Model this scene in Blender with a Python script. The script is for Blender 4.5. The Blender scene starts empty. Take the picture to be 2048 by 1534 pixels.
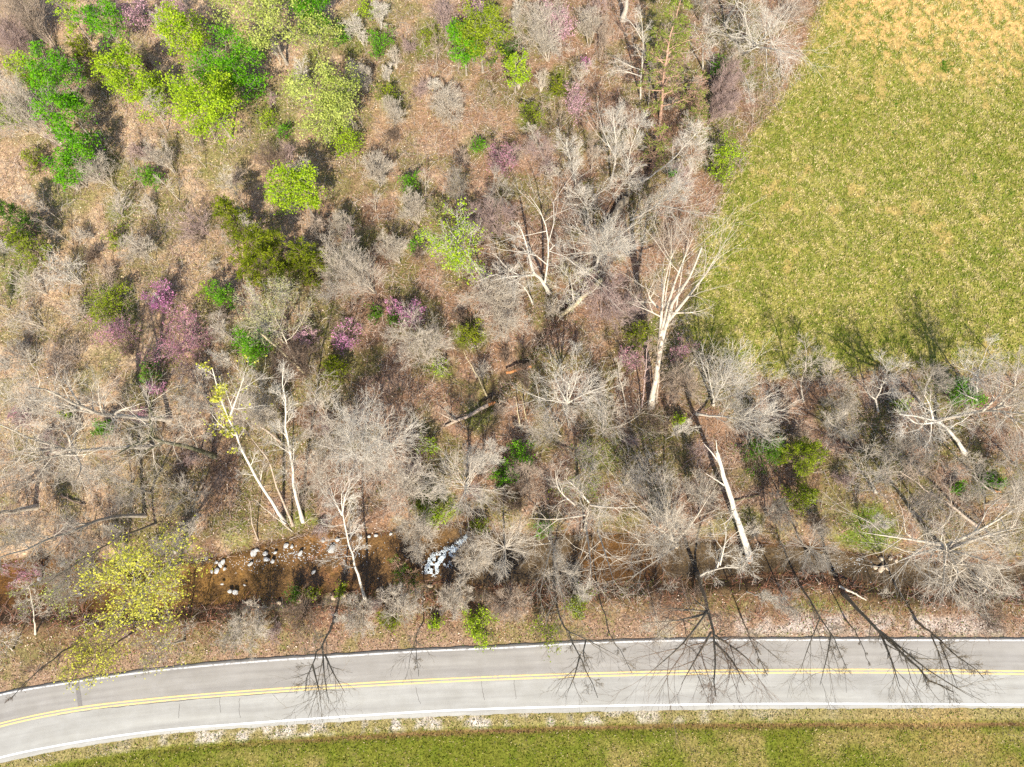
import bpy, math
import numpy as np
from math import radians as RAD

# ------------------------------------------------------------------ camera, sky, sun, exposure
SC = bpy.context.scene
COL = SC.collection
CAM_H, TILT, FPX = 78.0, RAD(14.3), 1419.0          # camera height (m), tilt off the vertical, focal length in photo pixels
cam_data = bpy.data.cameras.new("camera")
cam_data.sensor_width = 36.0
cam_data.lens = FPX / 2048.0 * 36.0
cam_data.clip_end = 3000.0
cam = bpy.data.objects.new("camera", cam_data)
cam.location = (0, 0, CAM_H)
cam.rotation_euler = (TILT, 0, 0)
COL.objects.link(cam)
SC.camera = cam

SUN_EL, SUN_AZ = RAD(46.0), RAD(178.0)               # azimuth measured from +Y (the top of the picture) clockwise
world = bpy.data.worlds.new("World")
SC.world = world
world.use_nodes = True
wn = world.node_tree.nodes
sky = wn.new("ShaderNodeTexSky")
sky.sky_type = 'NISHITA'
sky.sun_disc = False
sky.sun_elevation = SUN_EL
sky.sun_rotation = SUN_AZ
world.node_tree.links.new(sky.outputs[0], wn["Background"].inputs[0])
wn["Background"].inputs[1].default_value = 0.13

sun_data = bpy.data.lights.new("sun", 'SUN')
sun_data.energy = 4.6
sun_data.angle = RAD(0.55)
sun_data.color = (1.0, 0.945, 0.84)
sun = bpy.data.objects.new("sun", sun_data)
sun.rotation_euler = (math.pi / 2 - SUN_EL, 0, math.pi - SUN_AZ)
sun.location = (0, -60, 60)
COL.objects.link(sun)

SC.view_settings.view_transform = 'Standard'
SC.view_settings.look = 'None'
SC.view_settings.exposure = 1.1
SC.view_settings.gamma = 1.0
SC.cycles.use_denoising = False
SC.cycles.max_bounces = 5
SC.cycles.diffuse_bounces = 3
SC.cycles.glossy_bounces = 2
SC.cycles.transparent_max_bounces = 6
SC.cycles.caustics_reflective = False
SC.cycles.caustics_refractive = False

RNG = np.random.default_rng(41)
CT, ST = math.cos(TILT), math.sin(TILT)


def W(px, py, z=0.0):
    """Photo pixel (2048 wide) -> the point of the place that stands there at height z."""
    px, py = np.asarray(px, float), np.asarray(py, float)
    dx, dy = (px - 1024.0) / FPX, -(py - 767.0) / FPX
    yy, zz = dy * CT + ST, dy * ST - CT
    t = (CAM_H - z) / -zz
    return np.stack([dx * t, yy * t, np.zeros_like(t) + z], -1)


def PX(x, y, z=0.0):
    """Point of the place -> photo pixel."""
    x, y = np.asarray(x, float), np.asarray(y, float)
    d = z - CAM_H
    yc, zc = y * CT + d * ST, -y * ST + d * CT
    return 1024.0 + x / -zc * FPX, 767.0 - yc / -zc * FPX


def scale_at(py):
    """Photo pixels per metre on the ground at picture row py."""
    a, b = W(1000, py), W(1100, py)
    return 100.0 / (b[0] - a[0])


# ------------------------------------------------------------------ small numeric helpers
def unit(v):
    return v / np.maximum(np.linalg.norm(v, axis=-1, keepdims=True), 1e-9)


def smooth(a, b, x):
    t = np.clip((x - a) / (b - a), 0, 1)
    return t * t * (3 - 2 * t)


def noise2(x, y, cell, seed):
    """Value noise in 0..1."""
    g = np.random.default_rng(seed).random((257, 257))
    u, v = np.asarray(x) / cell + 500.0, np.asarray(y) / cell + 500.0
    iu, iv = np.floor(u).astype(int), np.floor(v).astype(int)
    fu, fv = u - iu, v - iv
    fu, fv = fu * fu * (3 - 2 * fu), fv * fv * (3 - 2 * fv)
    a, b = g[iu % 257, iv % 257], g[(iu + 1) % 257, iv % 257]
    c, d = g[iu % 257, (iv + 1) % 257], g[(iu + 1) % 257, (iv + 1) % 257]
    return (a * (1 - fu) + b * fu) * (1 - fv) + (c * (1 - fu) + d * fu) * fv


def fbm(x, y, cell, seed, octaves=3):
    s = sum(noise2(x, y, cell / 2 ** k, seed + 17 * k) / 2 ** k for k in range(octaves))
    return s / sum(1 / 2 ** k for k in range(octaves))


def in_poly(x, y, poly):
    inside = np.zeros(np.shape(x), bool)
    n = len(poly)
    for i in range(n):
        x0, y0 = poly[i]
        x1, y1 = poly[(i + 1) % n]
        if y0 == y1:
            continue
        hit = ((y0 > y) != (y1 > y)) & (x < (x1 - x0) * (y - y0) / (y1 - y0) + x0)
        inside ^= hit
    return inside


def line_dist(x, y, pts):
    d = np.full(np.shape(x), 1e9)
    for i in range(len(pts) - 1):
        ax, ay = pts[i]
        bx, by = pts[i + 1]
        vx, vy = bx - ax, by - ay
        t = np.clip(((x - ax) * vx + (y - ay) * vy) / (vx * vx + vy * vy + 1e-12), 0, 1)
        d = np.minimum(d, np.hypot(x - ax - t * vx, y - ay - t * vy))
    return d


def wpoly(pts):
    return [tuple(W(a, b)[:2]) for a, b in pts]


# ------------------------------------------------------------------ outlines of the setting
CREEK_N = [(-80, 1135), (0, 1128), (60, 1118), (160, 1122), (250, 1128), (330, 1130), (400, 1125), (440, 1118), (490, 1105),
           (540, 1088), (600, 1074), (640, 1066), (700, 1072), (745, 1070), (800, 1064), (850, 1058), (920, 1048), (960, 1062),
           (1020, 1072), (1100, 1072), (1200, 1070), (1300, 1074), (1400, 1082), (1500, 1090), (1620, 1092), (1690, 1106),
           (1760, 1116), (1830, 1118), (1880, 1125), (1960, 1130), (2150, 1135)]
CREEK_S = [(2150, 1175), (1960, 1172), (1860, 1176), (1780, 1172), (1700, 1158), (1640, 1142), (1560, 1144), (1480, 1150),
           (1380, 1158), (1280, 1158), (1180, 1165), (1080, 1168), (980, 1172), (900, 1168), (850, 1160), (800, 1166),
           (740, 1178), (660, 1180), (600, 1190), (540, 1196), (480, 1200), (430, 1208), (330, 1215), (200, 1225), (100, 1218),
           (0, 1212), (-80, 1215)]
creek_n, creek_s = wpoly(CREEK_N), wpoly(CREEK_S)
creek_n = [(-110.0, creek_n[0][1] - 3)] + creek_n + [(110.0, creek_n[-1][1] + 1)]
creek_s = [(110.0, creek_s[0][1] + 1)] + creek_s + [(-110.0, creek_s[-1][1] - 3)]
creek_poly = creek_n + creek_s
FIELD = wpoly([(1655, -60), (1622, 60), (1600, 130), (1545, 225), (1495, 270), (1482, 330), (1440, 400), (1405, 470), (1388, 560),
               (1372, 640), (1395, 700), (1480, 735), (1560, 757), (1700, 745), (1860, 733), (2048, 742), (2300, 748)])
field_poly = FIELD + [(300, 30), (300, 300), (70, 300)]
GULLY = wpoly([(1318, 270), (1290, 330), (1245, 400), (1205, 470), (1165, 545), (1115, 620), (1068, 685), (1020, 745), (975, 800)])
ROAD_N = wpoly([(-160, 1432), (0, 1385), (137, 1360), (308, 1336), (444, 1322), (513, 1316), (700, 1305), (851, 1296), (1008, 1289),
                (1158, 1281), (1380, 1275), (1550, 1274), (1724, 1274.5), (2048, 1275), (2300, 1276)])
ROAD_S = wpoly([(-160, 1580), (0, 1527), (137, 1498), (342, 1467), (513, 1454), (700, 1442.5), (860, 1434), (1022, 1427.5), (1180, 1423.5),
                (1380, 1420), (1550, 1418), (1724, 1417), (2048, 1416), (2300, 1416)])
LINE_N = wpoly([(-160, 1438), (0, 1390), (137, 1366), (308, 1342), (513, 1323), (700, 1311), (851, 1302), (1008, 1295.5), (1158, 1287),
                (1380, 1280.6), (1550, 1280), (1724, 1280), (2048, 1280.6), (2300, 1281)])
LINE_S = wpoly([(-160, 1566), (0, 1515), (137, 1487), (308, 1462), (513, 1445), (700, 1432), (885, 1421), (1090, 1414), (1380, 1408.5),
                (1621, 1407), (1830, 1407.5), (2048, 1409), (2300, 1410)])
LINE_C = wpoly([(-160, 1500), (0, 1450), (137, 1421), (308, 1400), (513, 1383), (700, 1370.5), (851, 1362), (1090, 1352), (1380, 1344.5),
                (1587, 1342), (1792, 1342), (2048, 1345), (2300, 1347)])


def at_x(pts, x):
    """y of a left-to-right outline at x, smoothed, continued beyond its ends."""
    p = np.array(pts)
    xs, ys = p[:, 0], p[:, 1]
    x = np.asarray(x, float)
    h = np.diff(ys) / np.diff(xs)
    m = np.concatenate([[h[0]], (h[1:] + h[:-1]) / 2, [h[-1]]])
    i = np.clip(np.searchsorted(xs, x) - 1, 0, len(xs) - 2)
    dx = xs[i + 1] - xs[i]
    t = np.clip((x - xs[i]) / dx, 0, 1)
    y = (2 * t**3 - 3 * t**2 + 1) * ys[i] + (t**3 - 2 * t**2 + t) * dx * m[i] + (-2 * t**3 + 3 * t**2) * ys[i + 1] + (t**3 - t**2) * dx * m[i + 1]
    y = np.where(x < xs[0], ys[0] + m[0] * (x - xs[0]), y)
    return np.where(x > xs[-1], ys[-1] + m[-1] * (x - xs[-1]), y)


WATER_Z = -0.95


def ground_z(x, y):
    x, y = np.asarray(x, float), np.asarray(y, float)
    yn, ys = at_x(ROAD_N, x), at_x(ROAD_S, x)
    z = 0.22 * (fbm(x, y, 9.0, 5) - 0.5) + 0.10 * (fbm(x, y, 1.6, 9, 2) - 0.5)
    z = z * smooth(0.0, 2.0, np.maximum(y - yn, ys - y))
    ins = in_poly(x, y, creek_poly)
    dn, ds = line_dist(x, y, creek_n), line_dist(x, y, creek_s)
    d = np.minimum(dn, ds)
    wob = 0.7 + 0.6 * fbm(x, y, 2.5, 33)
    up_n = -1.0 + 1.0 * smooth(0.0, 2.6 * 1.0, dn * wob)
    up_s = -1.0 + 1.15 * smooth(0.0, 1.9, ds * wob)
    bank = np.where(dn < ds, up_n, up_s)
    bed = -1.0 - 0.32 * smooth(0, 1.6, d) + 0.12 * (fbm(x, y, 1.2, 71) - 0.5)
    w = np.where(ins, 1.0, 1 - smooth(2.2, 3.6, d))
    zc = np.where(ins, bed, bank)
    z = z * (1 - w) + (zc + z * 0.35) * w
    g = line_dist(x, y, GULLY)
    z = z - 0.95 * (1 - smooth(0.3, 1.5, g * (0.75 + 0.5 * fbm(x, y, 2.0, 21))))
    ditch = ys - 1.55 - y                      # shallow ditch south of the road
    z = z - 0.10 * np.exp(-(ditch / 0.35) ** 2)
    z = np.where((y < yn + 0.5) & (y > ys - 0.5), z * 0.15 - 0.01, z)
    return z


# ------------------------------------------------------------------ materials
def new_mat(name):
    m = bpy.data.materials.new(name)
    m.use_nodes = True
    nt = m.node_tree
    for n in list(nt.nodes):
        nt.nodes.remove(n)
    out = nt.nodes.new("ShaderNodeOutputMaterial")
    return m, nt, out


def node(nt, kind, **kw):
    n = nt.nodes.new(kind)
    for k, v in kw.items():
        if k.startswith("i_"):
            key = k[2:]
            n.inputs[int(key) if key.isdigit() else key.replace("_", " ")].default_value = v
        else:
            setattr(n, k, v)
    return n


def ramp(nt, fac, stops):
    r = nt.nodes.new("ShaderNodeValToRGB")
    el = r.color_ramp.elements
    while len(el) > 1:
        el.remove(el[-1])
    el[0].position = stops[0][0]
    el[0].color = (*stops[0][1], 1)
    for p, c in stops[1:]:
        e = el.new(p)
        e.color = (*c, 1)
    nt.links.new(fac, r.inputs[0])
    return r.outputs[0]


def mixc(nt, fac, a, b, mode='MIX'):
    m = nt.nodes.new("ShaderNodeMix")
    m.data_type = 'RGBA'
    m.blend_type = mode
    for s, v in ((m.inputs[0], fac), (m.inputs[6], a), (m.inputs[7], b)):
        if isinstance(v, (float, int)):
            s.default_value = v
        elif isinstance(v, tuple):
            s.default_value = (*v, 1)
        else:
            nt.links.new(v, s)
    return m.outputs[2]


def noise_tex(nt, scale, detail=4.0, rough=0.6, coord=None):
    n = node(nt, "ShaderNodeTexNoise")
    n.inputs["Scale"].default_value = scale
    n.inputs["Detail"].default_value = detail
    n.inputs["Roughness"].default_value = rough
    if coord is not None:
        nt.links.new(coord, n.inputs["Vector"])
    return n.outputs["Fac"]


def bark(name, pale, dark, patch=2.2, rough=0.85, lo=0.38, hi=0.62):
    m, nt, out = new_mat(name)
    co = node(nt, "ShaderNodeTexCoord").outputs["Object"]
    f = noise_tex(nt, patch, 5, 0.65, co)
    c = ramp(nt, f, [(lo, dark), (hi, pale)])
    f2 = noise_tex(nt, 11.0, 3, 0.6, co)
    c = mixc(nt, 0.35, c, ramp(nt, f2, [(0.35, tuple(v * 0.45 for v in dark)), (0.65, pale)]))
    b = node(nt, "ShaderNodeBsdfPrincipled")
    b.inputs["Roughness"].default_value = rough
    b.inputs["Specular IOR Level"].default_value = 0.2
    nt.links.new(c, b.inputs["Base Color"])
    nt.links.new(b.outputs[0], out.inputs[0])
    return m


BARK = {
    'white': bark("bark_white", (0.66, 0.59, 0.48), (0.42, 0.36, 0.28)),
    'pale': bark("bark_pale", (0.58, 0.50, 0.39), (0.36, 0.295, 0.22)),
    'grey': bark("bark_grey", (0.43, 0.37, 0.29), (0.24, 0.195, 0.145)),
    'tan': bark("bark_tan", (0.46, 0.36, 0.27), (0.26, 0.19, 0.13)),
    'pink': bark("bark_pinkish", (0.45, 0.33, 0.28), (0.27, 0.18, 0.15)),
    'brown': bark("bark_brown", (0.24, 0.17, 0.12), (0.11, 0.075, 0.05)),
    'dark': bark("bark_dark", (0.28, 0.225, 0.155), (0.12, 0.094, 0.064)),
    'mossy': bark("bark_mossy", (0.20, 0.18, 0.10), (0.07, 0.065, 0.03)),
    'pine': bark("bark_pine", (0.48, 0.30, 0.20), (0.26, 0.15, 0.10), 3.0),
    'rotten': bark("wood_rotten", (0.50, 0.22, 0.08), (0.22, 0.09, 0.035), 4.0),
    'straw': bark("wood_dry", (0.55, 0.46, 0.28), (0.33, 0.25, 0.14), 3.0),
}


def leaf_mat(name, trans=0.3):
    m, nt, out = new_mat(name)
    at = node(nt, "ShaderNodeAttribute", attribute_name="Col")
    d = node(nt, "ShaderNodeBsdfDiffuse")
    nt.links.new(at.outputs["Color"], d.inputs[0])
    if trans:
        t = node(nt, "ShaderNodeBsdfTranslucent")
        nt.links.new(at.outputs["Color"], t.inputs[0])
        mx = node(nt, "ShaderNodeMixShader")
        mx.inputs[0].default_value = trans
        nt.links.new(d.outputs[0], mx.inputs[1])
        nt.links.new(t.outputs[0], mx.inputs[2])
        nt.links.new(mx.outputs[0], out.inputs[0])
    else:
        nt.links.new(d.outputs[0], out.inputs[0])
    return m


M_LEAF = leaf_mat("leaf", 0.34)
M_PETAL = leaf_mat("petal", 0.25)
M_DRY = leaf_mat("dry_litter", 0.0)
M_GRASS = leaf_mat("grass_blade", 0.25)


# ------------------------------------------------------------------ mesh helpers
def make_mesh(name, V, Q, mat, col=None, smooth_on=False):
    me = bpy.data.meshes.new(name)
    V = np.ascontiguousarray(V, np.float32)
    Q = np.ascontiguousarray(Q, np.int32)
    me.vertices.add(len(V))
    me.vertices.foreach_set("co", V.ravel())
    me.loops.add(Q.size)
    me.loops.foreach_set("vertex_index", Q.ravel())
    me.polygons.add(len(Q))
    me.polygons.foreach_set("loop_start", np.arange(0, Q.size, Q.shape[1], dtype=np.int32))
    if smooth_on:
        me.polygons.foreach_set("use_smooth", np.ones(len(Q), bool))
    if col is not None:
        for nm, c in (col.items() if isinstance(col, dict) else [("Col", col)]):
            a = me.color_attributes.new(nm, 'FLOAT_COLOR', 'POINT')
            c4 = np.ones((len(V), 4), np.float32)
            c4[:, :3] = c
            a.data.foreach_set("color", c4.ravel())
    me.update(calc_edges=True)
    me.materials.append(mat)
    return me


def link(name, me, parent=None, label=None, cat=None, group=None, kind=None):
    o = bpy.data.objects.new(name, me)
    COL.objects.link(o)
    if parent is not None:
        o.parent = parent
    if label:
        o["label"] = label
    if cat:
        o["category"] = cat
    if group:
        o["group"] = group
    if kind:
        o["kind"] = kind
    return o


def thing(name, loc, label, cat, group=None):
    o = link(name, None, None, label, cat, group)
    o.location = loc
    o.empty_display_size = 0.3
    return o


def tubes(P, R, k):
    """P (M,n,3), R (M,n) -> verts, quads of M tapering k-sided tubes."""
    M, n, _ = P.shape
    T = unit(np.gradient(P, axis=1))
    ref = np.where(np.abs(T[:, :1, 2:3]) < 0.8, np.array([0, 0, 1.0]), np.array([1.0, 0, 0]))
    N = unit(np.cross(T, np.broadcast_to(ref, T.shape)))
    B = np.cross(T, N)
    a = np.arange(k) / k * 2 * np.pi
    V = P[:, :, None] + R[:, :, None, None] * (np.cos(a)[:, None] * N[:, :, None] + np.sin(a)[:, None] * B[:, :, None])
    idx = np.arange(M * n * k).reshape(M, n, k)
    nx = np.roll(idx, -1, axis=2)
    Q = np.stack([idx[:, :-1], nx[:, :-1], nx[:, 1:], idx[:, 1:]], -1).reshape(-1, 4)
    return V.reshape(-1, 3), Q


def join(parts):
    Vs, Qs, o = [], [], 0
    for V, Q in parts:
        Vs.append(V)
        Qs.append(Q + o)
        o += len(V)
    return np.concatenate(Vs), np.concatenate(Qs)


def resample(pts, n):
    p = np.asarray(pts, float)
    s = np.concatenate([[0], np.cumsum(np.linalg.norm(np.diff(p, axis=0), axis=1))])
    u = np.linspace(0, s[-1], n)
    q = np.stack([np.interp(u, s, p[:, i]) for i in range(3)], -1)
    for _ in range(1 if len(p) > 2 else 0):                 # round the corners a little
        q[1:-1] = 0.25 * q[:-2] + 0.5 * q[1:-1] + 0.25 * q[2:]
    return q


def path_len(P):
    return np.linalg.norm(np.diff(P, axis=1), axis=2).sum(1)


def grow(rng, P, R, nchild, t0, t1, length, ang, up, wig, npts, rf=0.6, rtip=0.008, rmax=9.0, tipless=0.45):
    """nchild side branches on each of the M paths P; length is (lo, hi) in metres, or a ratio of the parent when negative."""
    M, n, _ = P.shape
    N = M * nchild
    u = t0 + (t1 - t0) * ((np.arange(nchild) + rng.random((M, nchild))) / nchild)
    f = u * (n - 1)
    i = np.minimum(f.astype(int), n - 2)
    w = (f - i)[..., None]
    rows = np.arange(M)[:, None]
    pos = (P[rows, i] * (1 - w) + P[rows, i + 1] * w).reshape(N, 3)
    tan = unit(P[rows, i + 1] - P[rows, i]).reshape(N, 3)
    pr = (R[rows, i] * (1 - w[..., 0]) + R[rows, i + 1] * w[..., 0]).reshape(N)
    az = (rng.random((M, 1)) * 6.283 + np.arange(nchild) * 2.4 + rng.normal(0, 0.5, (M, nchild))).reshape(N)
    a = RAD(1) * (ang[0] + (ang[1] - ang[0]) * rng.random(N))
    ref = np.where(np.abs(tan[:, 2:3]) < 0.9, np.array([0, 0, 1.0]), np.array([1.0, 0, 0]))
    n1 = unit(np.cross(tan, ref))
    n2 = np.cross(tan, n1)
    d = np.cos(a)[:, None] * tan + np.sin(a)[:, None] * (np.cos(az)[:, None] * n1 + np.sin(az)[:, None] * n2)
    uu = u.reshape(N)
    if length[0] < 0:
        L = np.repeat(path_len(P), nchild) * -(length[0] + (length[1] - length[0]) * rng.random(N))
    else:
        L = length[0] + (length[1] - length[0]) * rng.random(N)
    L = L * (1 - tipless * uu)
    C = np.zeros((N, npts, 3))
    C[:, 0] = pos
    st = (L / (npts - 1))[:, None]
    for k in range(1, npts):
        d = unit(d + wig * rng.normal(0, 1, (N, 3)) + np.array([0, 0, up]))
        C[:, k] = C[:, k - 1] + d * st
    r0 = np.minimum(np.minimum(pr * rf, L * 0.03 + rtip), rmax)
    r0 = np.maximum(r0, rtip)
    CR = r0[:, None] + (rtip * 0.6 - r0[:, None]) * (np.linspace(0, 1, npts) ** 0.8)[None]
    return C, CR


def diamonds(rng, pos, size, aspect=0.6, axis=None, flat=0.0, jit=1.0):
    """One rhombic leaf at each position."""
    N = len(pos)
    a = rng.normal(0, 1, (N, 3)) if axis is None else axis + rng.normal(0, 0.35 * jit, (N, 3))
    a[:, 2] *= (1 - flat)
    a = unit(a)
    b = rng.normal(0, 1, (N, 3))
    b[:, 2] *= (1 - flat)
    b = unit(b - a * (a * b).sum(1, keepdims=True))
    s = (size * (0.6 + 0.8 * rng.random(N)))[:, None]
    a, b = a * s * 0.5, b * s * 0.5 * aspect
    V = np.stack([pos + a, pos + b, pos - a, pos - b], 1).reshape(-1, 3)
    return V, np.arange(4 * N).reshape(N, 4)


def tint(rng, base, alt, n, clump=None, spread=0.35):
    """n leaf colours between base and alt, each a little lighter or darker."""
    base, alt = np.array(base), np.array(alt)
    f = rng.random(n)[:, None] ** 1.3
    if clump is not None:
        f = np.clip(0.55 * f + 0.6 * clump[:, None], 0, 1)
    c = base * (1 - f) + alt * f
    return c * (1 - spread / 2 + spread * rng.random(n)[:, None])


# ------------------------------------------------------------------ ground
def zone_colour(x, y):
    """Albedo of the ground at a point: what grows or lies there."""
    px, py = PX(x, y)
    c = np.zeros(np.shape(x) + (3,))
    n1, n2, n3 = fbm(x, y, 5.0, 101), fbm(x, y, 1.4, 103), fbm(x, y, 0.6, 107, 2)

    def put(mask, rgb):
        nonlocal c
        m = np.clip(mask, 0, 1)[..., None]
        c = c * (1 - m) + np.array(rgb) * m

    c[:] = (0.215, 0.128, 0.075)
    put(smooth(0.45, 0.7, n1) * 0.8, (0.115, 0.070, 0.044))
    put(smooth(0.5, 0.75, n2) * 0.6, (0.33, 0.22, 0.15))
    straw = smooth(1250, 500, px + 0.6 * py + 500 * (n1 - 0.5))
    put(straw * 0.8, (0.36, 0.245, 0.145))
    put(straw * smooth(0.5, 0.72, n2) * 0.7, (0.44, 0.32, 0.20))
    put(straw * smooth(0.55, 0.8, 1 - n1) * 0.55, (0.15, 0.11, 0.05))
    green = smooth(0.42, 0.66, fbm(x, y, 3.2, 131)) * 0.6
    put(green, (0.115, 0.120, 0.030))
    for gx, gy, gr, gs in GREEN_PATCHES:
        d = np.hypot(px - gx, (py - gy)) / gr
        put(smooth(1.15, 0.45, d + 0.7 * (n2 - 0.5)) * gs, (0.105, 0.145, 0.018))
    # field
    fin = in_poly(x, y, field_poly)
    fd = line_dist(x, y, FIELD)
    f = smooth(-0.9, 0.9, np.where(fin, fd, -fd) + 2.2 * (n2 - 0.5))
    put(f, (0.205, 0.190, 0.042))
    u, v = x * 0.86 + y * 0.5, -x * 0.5 + y * 0.86                       # streaks run up and to the right
    st = noise2(u, v, 0.55, 201) * 0.5 + noise2(u / 0.5, v / 2.2, 0.5, 203) * 0.5
    put(f * smooth(0.45, 0.7, fbm(x, y, 1.1, 211)) * 0.55, (0.095, 0.125, 0.016))
    put(f * smooth(0.5, 0.75, st) * 0.6, (0.33, 0.27, 0.095))
    orange = smooth(190, 40, py - 0.10 * (px - 1850) + 150 * (fbm(x, y, 4.0, 223) - 0.5)) * smooth(1560, 1760, px)
    put(f * orange * smooth(0.38, 0.62, st), (0.46, 0.285, 0.105))
    put(f * smooth(0.70, 0.78, fbm(x, y, 2.6, 227)) * 0.55, (0.36, 0.24, 0.09))
    # road verges, lawn
    yn, ys = at_x(ROAD_N, x), at_x(ROAD_S, x)
    up = y - yn
    verge = smooth(3.3, 1.2, up + 1.6 * (n1 - 0.5)) * (up > -0.6)
    put(verge, (0.25, 0.165, 0.105))
    put(verge * smooth(0.5, 0.7, n2) * 0.6, (0.17, 0.15, 0.045))
    grav = verge * smooth(1.7, 0.5, np.abs(up - 1.4)) * smooth(1350, 1500, px) * smooth(0.35, 0.6, n2)
    put(grav, (0.37, 0.31, 0.26))
    dn = ys - y
    s = smooth(-0.3, 0.1, dn)
    put(s, (0.120, 0.125, 0.018))
    put(s * smooth(0.35, 0.75, fbm(x, y, 4.0, 301)) * smooth(1.6, 2.6, dn), (0.21, 0.165, 0.055))
    put(s * smooth(0.5, 0.7, fbm(x, y, 1.0, 303)) * 0.5, (0.085, 0.115, 0.010))
    band = smooth(1.35, 0.9, dn)
    put(s * band * 0.85, (0.25, 0.20, 0.085))
    put(s * band * smooth(0.45, 0.65, fbm(x, y, 1.3, 307)) * smooth(1800, 900, px) * smooth(150, 500, px), (0.46, 0.41, 0.34))
    put(s * np.exp(-((dn - 1.55 - 0.25 * (n1 - 0.5)) / 0.24) ** 2) * smooth(250, 900, px + 200 * n2) * 0.85, (0.165, 0.085, 0.045))
    put(s * smooth(1560, 2000, px) * smooth(0.5, 0.75, n1) * 0.5, (0.30, 0.19, 0.08))
    # creek bed and banks; the south bank's shade is painted into its soil
    ins = in_poly(x, y, creek_poly)
    dN, dS = line_dist(x, y, creek_n), line_dist(x, y, creek_s)
    bank = np.where(dN < dS, smooth(1.5, 0.1, dN + 1.2 * (n2 - 0.5)), smooth(4.2, 1.6, dS + 2.2 * (n2 - 0.5)))  # wider dark band on the south side, soil colour plus painted shade
    put(np.where(ins, 0, bank) * 0.85 * (dn < 0), (0.135, 0.082, 0.045))
    ledge = smooth(0.75, 0.3, np.abs(dS - 1.0 - 0.5 * (n1 - 0.5))) * (~ins) * (dS < dN) * smooth(0.36, 0.56, n2) * smooth(430, 500, px) * smooth(1320, 1100, px)
    put(ledge, (0.48, 0.35, 0.21))
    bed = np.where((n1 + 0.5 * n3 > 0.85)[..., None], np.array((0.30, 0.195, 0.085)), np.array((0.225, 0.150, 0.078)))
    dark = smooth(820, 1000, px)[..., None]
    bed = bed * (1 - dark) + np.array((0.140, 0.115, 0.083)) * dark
    patch = (smooth(130, 60, np.hypot(px - 1240, (py - 1130) * 1.6)) + smooth(170, 60, np.hypot(px - 60, (py - 1180))))[..., None] * 0.7
    bed = bed * (1 - patch) + np.array((0.19, 0.10, 0.03)) * patch
    cob = (smooth(90, 30, np.hypot(px - 650, (py - 1130))) * smooth(0.5, 0.6, n3))[..., None] * 0.8
    bed = bed * (1 - cob) + np.array((0.34, 0.20, 0.12)) * cob
    bed = bed * (0.65 + 0.7 * n3)[..., None]
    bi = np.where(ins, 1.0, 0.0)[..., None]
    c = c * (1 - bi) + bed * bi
    g = line_dist(x, y, GULLY)
    gm = smooth(1.0, 0.25, g + 0.6 * (n2 - 0.5))[..., None] * 0.8
    c = c * (1 - gm) + np.array((0.085, 0.062, 0.042)) * gm
    return np.clip(c, 0.01, 0.6)


# px, py, radius px, strength: mossy and grassy patches of the forest floor
GREEN_PATCHES = [(1740, 1065, 75, .9), (1620, 1205, 45, .75), (1700, 1225, 60, .8), (1810, 1215, 55, .8), (1470, 1200, 45, .5), (870, 1020, 55, .7),
                 (600, 1070, 60, .5), (470, 1080, 45, .55), (1280, 660, 50, .5), (1340, 720, 55, .4), (1300, 850, 45, .4), (220, 612, 60, .9),
                 (940, 670, 40, .7), (880, 740, 30, .6), (960, 825, 45, .6), (1220, 905, 45, .5), (1180, 940, 40, .4), (1090, 1060, 50, .5),
                 (1270, 1180, 50, .5), (1400, 1190, 45, .5), (560, 250, 60, .6), (440, 330, 60, .45), (250, 350, 55, .5), (150, 390, 50, .5),
                 (30, 520, 60, .7), (250, 430, 45, .5), (860, 75, 45, .6), (790, 190, 50, .5), (950, 290, 35, .5), (1060, 235, 35, .6),
                 (1115, 170, 40, .6), (830, 380, 45, .6), (880, 420, 40, .5), (1430, 250, 60, .6), (1460, 330, 50, .8), (1500, 120, 60, .4),
                 (1330, 60, 70, .4), (1890, 790, 70, .6), (1980, 960, 60, .4), (1500, 1040, 40, .5), (960, 1255, 50, .6), (780, 1250, 40, .6),
                 (1110, 1255, 60, .5), (470, 1290, 60, .5), (540, 1290, 50, .5), (640, 1110, 30, .2), (500, 690, 60, .5), (640, 640, 50, .3),
                 (90, 640, 40, .3), (20, 580, 40, .5), (1140, 540, 30, .3), (710, 60, 60, .5), (640, 90, 50, .5), (240, 60, 60, .4), (1400, 640, 60, .6)]


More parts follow.
